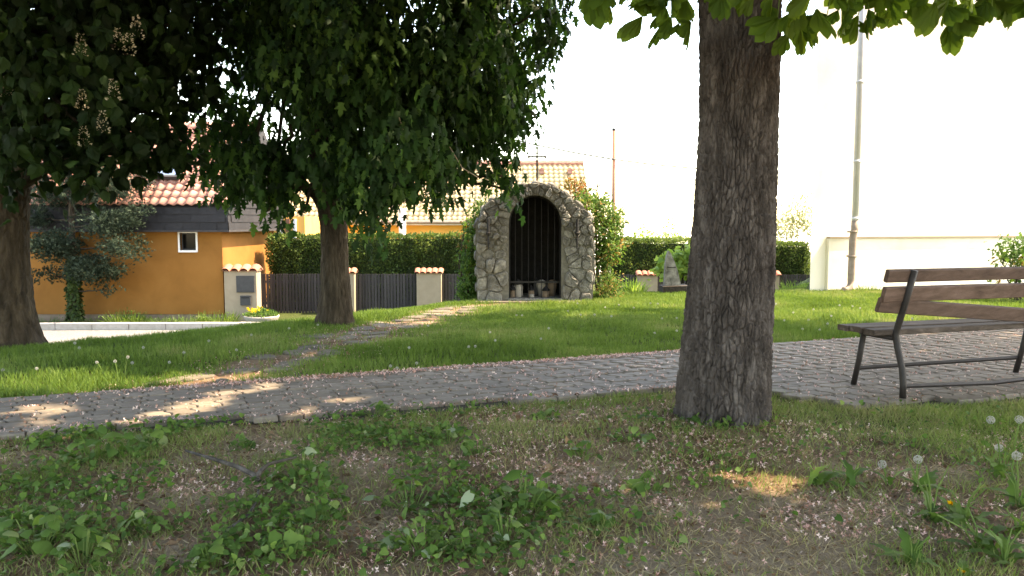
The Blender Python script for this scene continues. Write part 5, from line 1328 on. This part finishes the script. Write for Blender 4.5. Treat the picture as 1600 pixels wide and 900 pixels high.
def px_of(x, y): return proj(np.c_[x, y, np.zeros(len(x))])[0]
x, y = scatter(270000, -5, 7, 2.3, 9.5, blossom_mask)
n = len(x); print('blossom', n)
onp = path_in(x, y); z = np.where(onp, .042, terrain(x, y) + .012)
V, F, T = soup(np.c_[x, y, z], nrm(rv(n) * np.array((1, 1, .35))), nrm(rv(n) * .9 + (0, 0, 1)), rng.uniform(.005, .0155, n), *STAR, np.clip(rng.normal(.62, .27, n), 0, 1))
tag(np_link('fallen_blossom', V, F, M['blossom'], None, T), 'fallen pink and cream chestnut blossom on soil and paving', 'petals', kind='stuff')
def litter_mask(x, y):
    u, v = uv(x, y); e = np.interp(u, NU, NV) - v
    return ((e > -.02) * (.25 + .75 * np.clip((fbm(x * 2.0 + 4, y * 2.0, 54, 3) - .45) * 5, 0, 1)) * np.clip((3.5 - x) / 2, .15, 1) + (e < 0) * (v < .06) * .012 + (flag_dist(x, y) < .8) * (v > 0) * .15) * infr(x, y, 30)
x, y = scatter(160000, -5, 7, 2.3, 9.5, litter_mask); n = len(x); print('litter', n)
z = np.where(path_in(x, y), .038, terrain(x, y) + .005)
V, F, T = soup(np.c_[x, y, z], nrm(rv(n) * np.array((1, 1, .2))), nrm(rv(n) * .4 + (0, 0, 1)), np.where(rng.random(n) < .03, rng.uniform(.04, .07, n), rng.uniform(.008, .026, n)), *DIA, rng.random(n))
tag(np_link('leaf_litter', V, F, M['litter'], None, T), 'brown withered petals and leaf bits on the ground', 'litter', kind='stuff')
# low small-leaved ground cover
def cover_mask(x, y):
    u, v = uv(x, y); e = np.interp(u, NU, NV) - v
    l = np.clip((1.2 - x) / 1.5, .12, 1)
    return (e > -.03) * l * np.clip((fbm(x * 2.1 + 9, y * 2.1, 64, 3) - .5) * 7, .03, 1) * (1 - .85 * bare(x, y)) * infr(x, y, 40)
x, y = scatter(64000, -4, 4.5, 2.3, 6.5, cover_mask); n = len(x); print('cover', n)
z = terrain(x, y) + rng.uniform(.01, .07, n)
V, F, T = soup(np.c_[x, y, z], nrm(rv(n) * np.array((1, 1, .5))), nrm(rv(n) * .5 + (0, 0, .9)), rng.uniform(.015, .038, n), *HEART, np.clip(rng.normal(.45, .22, n), 0, .97))
tag(np_link('ground_cover', V, F, M['weed'], None, T), 'low small leaved green ground cover on the near soil', 'ground cover', kind='stuff')

# broad-leaved weeds: each clump a plant, each large leaf its own mesh
wl = []
for k in range(6):
    Vh = HEART[0].copy(); Vh[:, 2] *= 1 + .8 * (k % 3); Vh[:, 0] *= .8 + .12 * k; Vh = Vh + np.random.default_rng(k).normal(size=Vh.shape) * .02
    wl.append(mesh_np('leaf', Vh, HEART[1], M['weed'], np.full(9, .25 + .12 * k), False))
for k in range(3):
    Vo = OVAL[0].copy() * (1.3, 1, 1.6); wl.append(mesh_np('leaf', Vo + np.random.default_rng(20 + k).normal(size=Vo.shape) * .03, OVAL[1], M['weed'], np.full(7, .3 + .2 * k), False))
for k in range(2):
    Vo = MAPLE[0] * (1.15, .95, 1.4); wl.append(mesh_np('leaf', Vo, MAPLE[1], M['weed'], np.full(len(Vo), .35 + .25 * k), False))
pw = []
for k in range(2):
    pw.append(mesh_np('leaf', HEART[0] * (1, 1, 1.5), HEART[1], M['pale_weed'], np.full(9, .3 + .4 * k), False))
CL = [(150, 722, 22, .17, 'wide weed clump at the pavement edge on the left'), (62, 700, 14, .1, 'low weed clump at the far left pavement edge'), (235, 698, 16, .13, 'weed clump right of the wide one at the pavement edge'), (60, 860, 26, .15, 'big pale leaved weed patch in the bottom left corner'), (130, 880, 20, .13, 'weed patch along the bottom edge near the left corner'), (30, 815, 14, .1, 'small weed clump near the left edge above the corner patch'), (225, 830, 12, .1, 'weed clump right of the corner patch'),
      (470, 745, 22, .15, 'weed clump around the forked fallen branch tip'), (500, 812, 12, .12, 'light green weed right below the fallen branch'), (455, 868, 16, .12, 'weed clump on the bottom edge left of centre'), (330, 885, 14, .1, 'weed clump on the bottom edge below the twig'), (640, 790, 22, .14, 'bushy weed clump left of the tallest weed'), (700, 775, 10, .12, 'thin weed between the bushy clump and the tallest weed'), (815, 800, 26, .19, 'tallest broad leaved weed in the middle foreground'), (790, 850, 12, .14, 'yellowish big leaved weed below the tallest weed'), (665, 862, 22, .13, 'dark weed clump on the bottom edge of the centre'), (735, 868, 10, .1, 'small weed right of the dark bottom clump'),
      (700, 695, 18, .13, 'weed clump near the pavement in the middle'), (745, 715, 14, .1, 'weed clump just below the middle pavement clump'), (910, 715, 12, .1, 'small weed clump left of the big trunk foot'), (985, 690, 18, .11, 'pale weed clump close to the big trunk'), (1010, 765, 12, .1, 'weed by the sunlit patch left of the trunk foot'), (940, 820, 10, .08, 'low weed in the blossom right of the tallest weed'), (590, 650, 14, .1, 'weed at the pavement edge left of centre'), (545, 672, 10, .08, 'small weed just inside the pavement edge'), (380, 700, 12, .09, 'weed clump between pavement and fallen branch'), (1100, 660, 10, .09, 'weed sprout at the left foot of the big trunk'), (1135, 672, 8, .1, 'weed sprout with a pale leaf in front of the trunk'), (860, 655, 12, .09, 'weed on the pavement edge right of centre')]
for i, (px, py, n, hh_, lab) in enumerate(CL):
    q = G(px, py); e = empty('broadleaf_weed', (q[0], q[1], float(terrain(q[0], q[1])) - .005), lab, 'weed', 'broad-leaved weeds on the near soil')
    rad = .05 + .011 * n * hh_ * 3.0
    mb = MB()
    for k in range(int(n * 1.5)):
        a = random.random() * 6.283; r = rad * math.sqrt(random.random()); hz = hh_ * random.uniform(.3, 1.05) * (1.15 - .6 * r / rad)
        p = (r * math.cos(a), r * math.sin(a) * .85, hz)
        o = link('leaf', random.choice(pw) if random.random() < .07 else random.choice(wl), e); o.location = p
        s = min(.085, random.lognormvariate(-3.15, .38)) * (1.2 if hh_ > .14 else 1); o.scale = (s * random.uniform(.75, 1.1), s, s); o.rotation_euler = (random.gauss(-.35, .45), random.gauss(0, .4), random.uniform(0, 6.283))
        mb.tube([(p[0] * .35, p[1] * .35, -.005), (p[0] * .7, p[1] * .7, hz * .6), p], .0022, 4, False)
    link('stems', mb.mesh('stems', M['stem']), e)

# dandelions
def puff(seed=0):
    r = np.random.default_rng(seed); n = 200; d = nrm(r.normal(size=(n, 3))); V = []; F = []
    for q in d:
        t = nrm(np.cross(q, r.normal(size=3))[None])[0]; b = np.cross(q, t); k = len(V)
        V += [tuple(q * .15 + t * .008), tuple(q * .15 - t * .008), tuple(q * .86)]; F.append((k, k + 1, k + 2))
        k = len(V); c = q * .84
        for a in range(5):
            an = a * 1.2566; V.append(tuple(c + (t * math.cos(an) + b * math.sin(an)) * .13 + q * .14))
        V.append(tuple(c)); F += [(k + a, k + (a + 1) % 5, k + 5) for a in range(0, 5, 2)]
    return mesh_np('seed_head', np.array(V), np.array(F), M['fluff'], r.random(len(V)))
puffs = [puff(k) for k in range(2)]
DL = []
for k in range(4):
    pts = []; n = 7
    Vd, Fd = [], []
    for i in range(n + 1):
        t = i / n; w = .14 * math.sin(min(1, t * 1.15) * math.pi * .9) ** .8 * (1 if i % 2 else .5) + .012
        z = .35 * t * (1 - t) * 2 - .1 * t * t; Vd += [(w, t, z + .02), (0, t, z), (-w, t, z + .02)]
    for i in range(n):
        b = 3 * i; Fd += [(b, b + 1, b + 4), (b, b + 4, b + 3), (b + 1, b + 2, b + 5), (b + 1, b + 5, b + 4)]
    DL.append(mesh_np('leaf', np.array(Vd), np.array(Fd), M['weed'], np.full(len(Vd), .4 + .12 * k), False))
def dandelion(px, py, hpx, label, group, lean=(0, 0), leafy=0, head='seed_head', bloom=.021, pxs=None):
    q = G(px, py); z0 = float(terrain(q[0], q[1])); k = q[1] / FPX; hgt = hpx * k
    e = empty('dandelion', (q[0], q[1], z0), label, 'dandelion', group)
    tp = Vector((lean[0] * k, lean[1] * k, hgt)); md = Vector((tp.x * .35, tp.y * .35, hgt * .6))
    sm = MB().tube([(0, 0, -.01), md, tp], [.0036, .0033, .0028], 5).mesh('stem', M['stem']); link('stem', sm, e)
    if head == 'seed_head':
        o = link('seed_head', random.choice(puffs), e); o.location = tp; o.scale = (bloom,) * 3
    elif head == 'yellow_flower':
        n = 40; a = rng.random(n) * 6.283; V, F, T = soup(np.tile(np.array(tp), (n, 1)), nrm(np.c_[np.cos(a), np.sin(a), rng.uniform(.2, 1.2, n)]), rv(n), rng.uniform(.015, .022, n), *DIA, rng.random(n))
        link('yellow_flower', mesh_np('yellow_flower', V, F, M['yellow_petal'], T), e)
    for i in range(min(4, leafy // 2)):
        l_ = hgt * random.uniform(.5, 1.1) + .03; a_ = random.uniform(0, 6.283); t_ = Vector((math.cos(a_) * l_ * .4, math.sin(a_) * l_ * .4, l_ * .9))
        link('stem', MB().tube([(0, 0, -.01), (t_.x * .3, t_.y * .3, t_.z * .6), t_], [.003, .0027, .0022], 5).mesh('stem', M['stem']), e)
    for i in range(leafy):
        o = link('leaf', random.choice(DL), e); s = random.uniform(.08, .16); o.scale = (s * 1.25, s, s); o.rotation_euler = (random.uniform(.15, .9), 0, random.uniform(0, 6.283)); o.location = (random.gauss(0, .02), random.gauss(0, .02), .0)
    return e
NG = 'near dandelions at the lower right'
for (px, py, hp, ln, lf, hd, lab) in [(1590, 800, 85, (-6, 0), 9, 'seed_head', 'dandelion with the lowest round seed head at the right edge'), (1565, 750, 95, (-22, 0), 5, 'seed_head', 'dandelion clump with a tall seed head leaning left near the right edge'), (1580, 752, 98, (8, 0), 0, 'seed_head', 'dandelion with the highest seed head by the right edge'), (1545, 745, 45, (14, 0), 3, 'seed_head', 'dandelion stem with a frayed seed head left of the tall pair'),
        (1430, 775, 55, (2, 0), 8, 'seed_head', 'dandelion with one seed head standing over the bare soil'), (1385, 762, 35, (-8, 0), 3, 'seed_head', 'dandelion with a small worn seed head beside a curved stem'), (1455, 815, 90, (-12, 0), 10, 'none', 'dandelion rosette with a bare leaning stalk'), (1505, 820, 65, (25, 0), 9, 'none', 'dandelion plant with thin bare stalks and upright leaves'), (1485, 810, 22, (0, 0), 5, 'yellow_flower', 'dandelion with one yellow flower in the lower right'), (1505, 900, 6, (0, 0), 3, 'yellow_flower', 'dandelion with a yellow flower at the bottom edge'),
        (1530, 860, 60, (-70, 0), 8, 'none', 'dandelion with a long pale stalk bent to the left'), (1275, 755, 25, (-6, 0), 9, 'none', 'flat dandelion rosette right of the sunlit patch'), (1330, 760, 38, (10, 0), 5, 'none', 'dandelion rosette with a hooked bare stem'), (1425, 880, 45, (10, 0), 8, 'none', 'dandelion rosette on the bottom edge at right'), (1570, 880, 50, (6, 0), 9, 'none', 'leafy dandelion rosette in the bottom right corner'), (1590, 840, 40, (6, 0), 7, 'none', 'dandelion leaves at the right edge below the lowest seed head')]:
    dandelion(px, py, hp, lab, NG, ln, lf, hd, .019)
LG = 'dandelion seed heads on the left lawn'
ORD = ['leftmost', 'second', 'third', 'fourth', 'fifth', 'sixth', 'seventh', 'eighth', 'ninth', 'tenth', 'eleventh', 'twelfth', 'thirteenth', 'fourteenth', 'fifteenth', 'rightmost']
for ok, (px, py, hp, ln) in enumerate(sorted([(195, 590, 34, (6, 0)), (185, 600, 38, (-4, 0)), (235, 572, 30, (-10, 0)), (118, 562, 26, (0, 0)), (122, 566, 22, (3, 0)), (207, 580, 14, (0, 0)), (290, 572, 22, (-2, 0)), (332, 552, 20, (-5, 0)), (393, 540, 18, (0, 0)), (452, 528, 15, (0, 0)), (50, 590, 16, (8, 0)), (5, 590, 12, (0, 0)), (160, 585, 20, (-8, 0)), (265, 575, 10, (0, 0)), (497, 520, 12, (0, 0)), (368, 560, 12, (2, 0))], key=lambda q_: q_[0] + q_[3][0])):
    dandelion(px, py, hp, ORD[ok] + (' ' if ok in (0, 15) else ' from left ') + 'of the thin stemmed dandelion seed heads on the left lawn', LG, ln, 0, 'seed_head', .0125)
CG = 'dandelion seed heads on the shrine lawn'
for k, (px, py) in enumerate([(740, 545), (735, 545), (640, 550), (765, 525), (772, 540), (805, 497), (818, 498), (847, 535), (860, 520), (668, 512), (905, 496), (930, 496), (948, 480), (905, 478), (890, 490), (955, 500), (1020, 520), (1025, 480), (1035, 500), (1056, 522), (1060, 500), (965, 478), (1015, 478), (990, 485), (1255, 515), (1262, 505), (1225, 505), (1280, 515), (1300, 500), (1290, 507), (1240, 490), (1270, 488), (1310, 482), (1212, 480), (1345, 490), (1330, 478), (1425, 500), (620, 575), (650, 572), (610, 578), (700, 560), (880, 545), (920, 525), (980, 510), (845, 490), (787, 555), (870, 500), (1040, 490)]):
    dandelion(px, py + 10, random.uniform(9, 17), ('tiny white dandelion seed head on the lawn left of the shrine doorway' if px < 790 else 'tiny white dandelion seed head on the lawn in front of the shrine' if px < 930 else 'tiny white dandelion seed head on the lawn between shrine and big trunk' if px < 1100 else 'tiny white dandelion seed head on the lawn between big trunk and bench') if k < 40 else 'bare dandelion stalk in the lawn before the shrine', CG, (random.uniform(-3, 3), 0), 0, 'seed_head' if k < 40 else 'none', .0125)

# fallen branch
def gp(px, py, z): q = G(px, py, z); return q
fb = empty('fallen_branch', tuple(gp(402, 748, .0)), 'dark forked fallen branch lying among the weeds at left', 'branch')
MB().tube([gp(290, 704, .03), gp(330, 716, .045), gp(371, 729, .05), gp(395, 741, .05), gp(404, 750, .04)], [.006, .009, .011, .012, .011], 8).build('main_stem', M['dead_twig'], fb, True)
MB().tube([gp(400, 746, .045), gp(408, 735, .06), gp(420, 725, .08), gp(440, 720, .09), gp(464, 714, .1)], [.011, .01, .009, .008, .005], 8).build('side_branch', M['dead_twig'], fb, True)
tb_ = empty('fallen_twig', tuple(gp(385, 805, .0)), 'pale ended thin twig lying below the forked branch', 'twig')
MB().tube([gp(404, 765, .03), gp(400, 785, .03), gp(388, 805, .025), gp(370, 818, .02), gp(353, 829, .018)], [.005, .006, .007, .007, .006], 7).build('stick', M['dead_twig'], tb_, True)
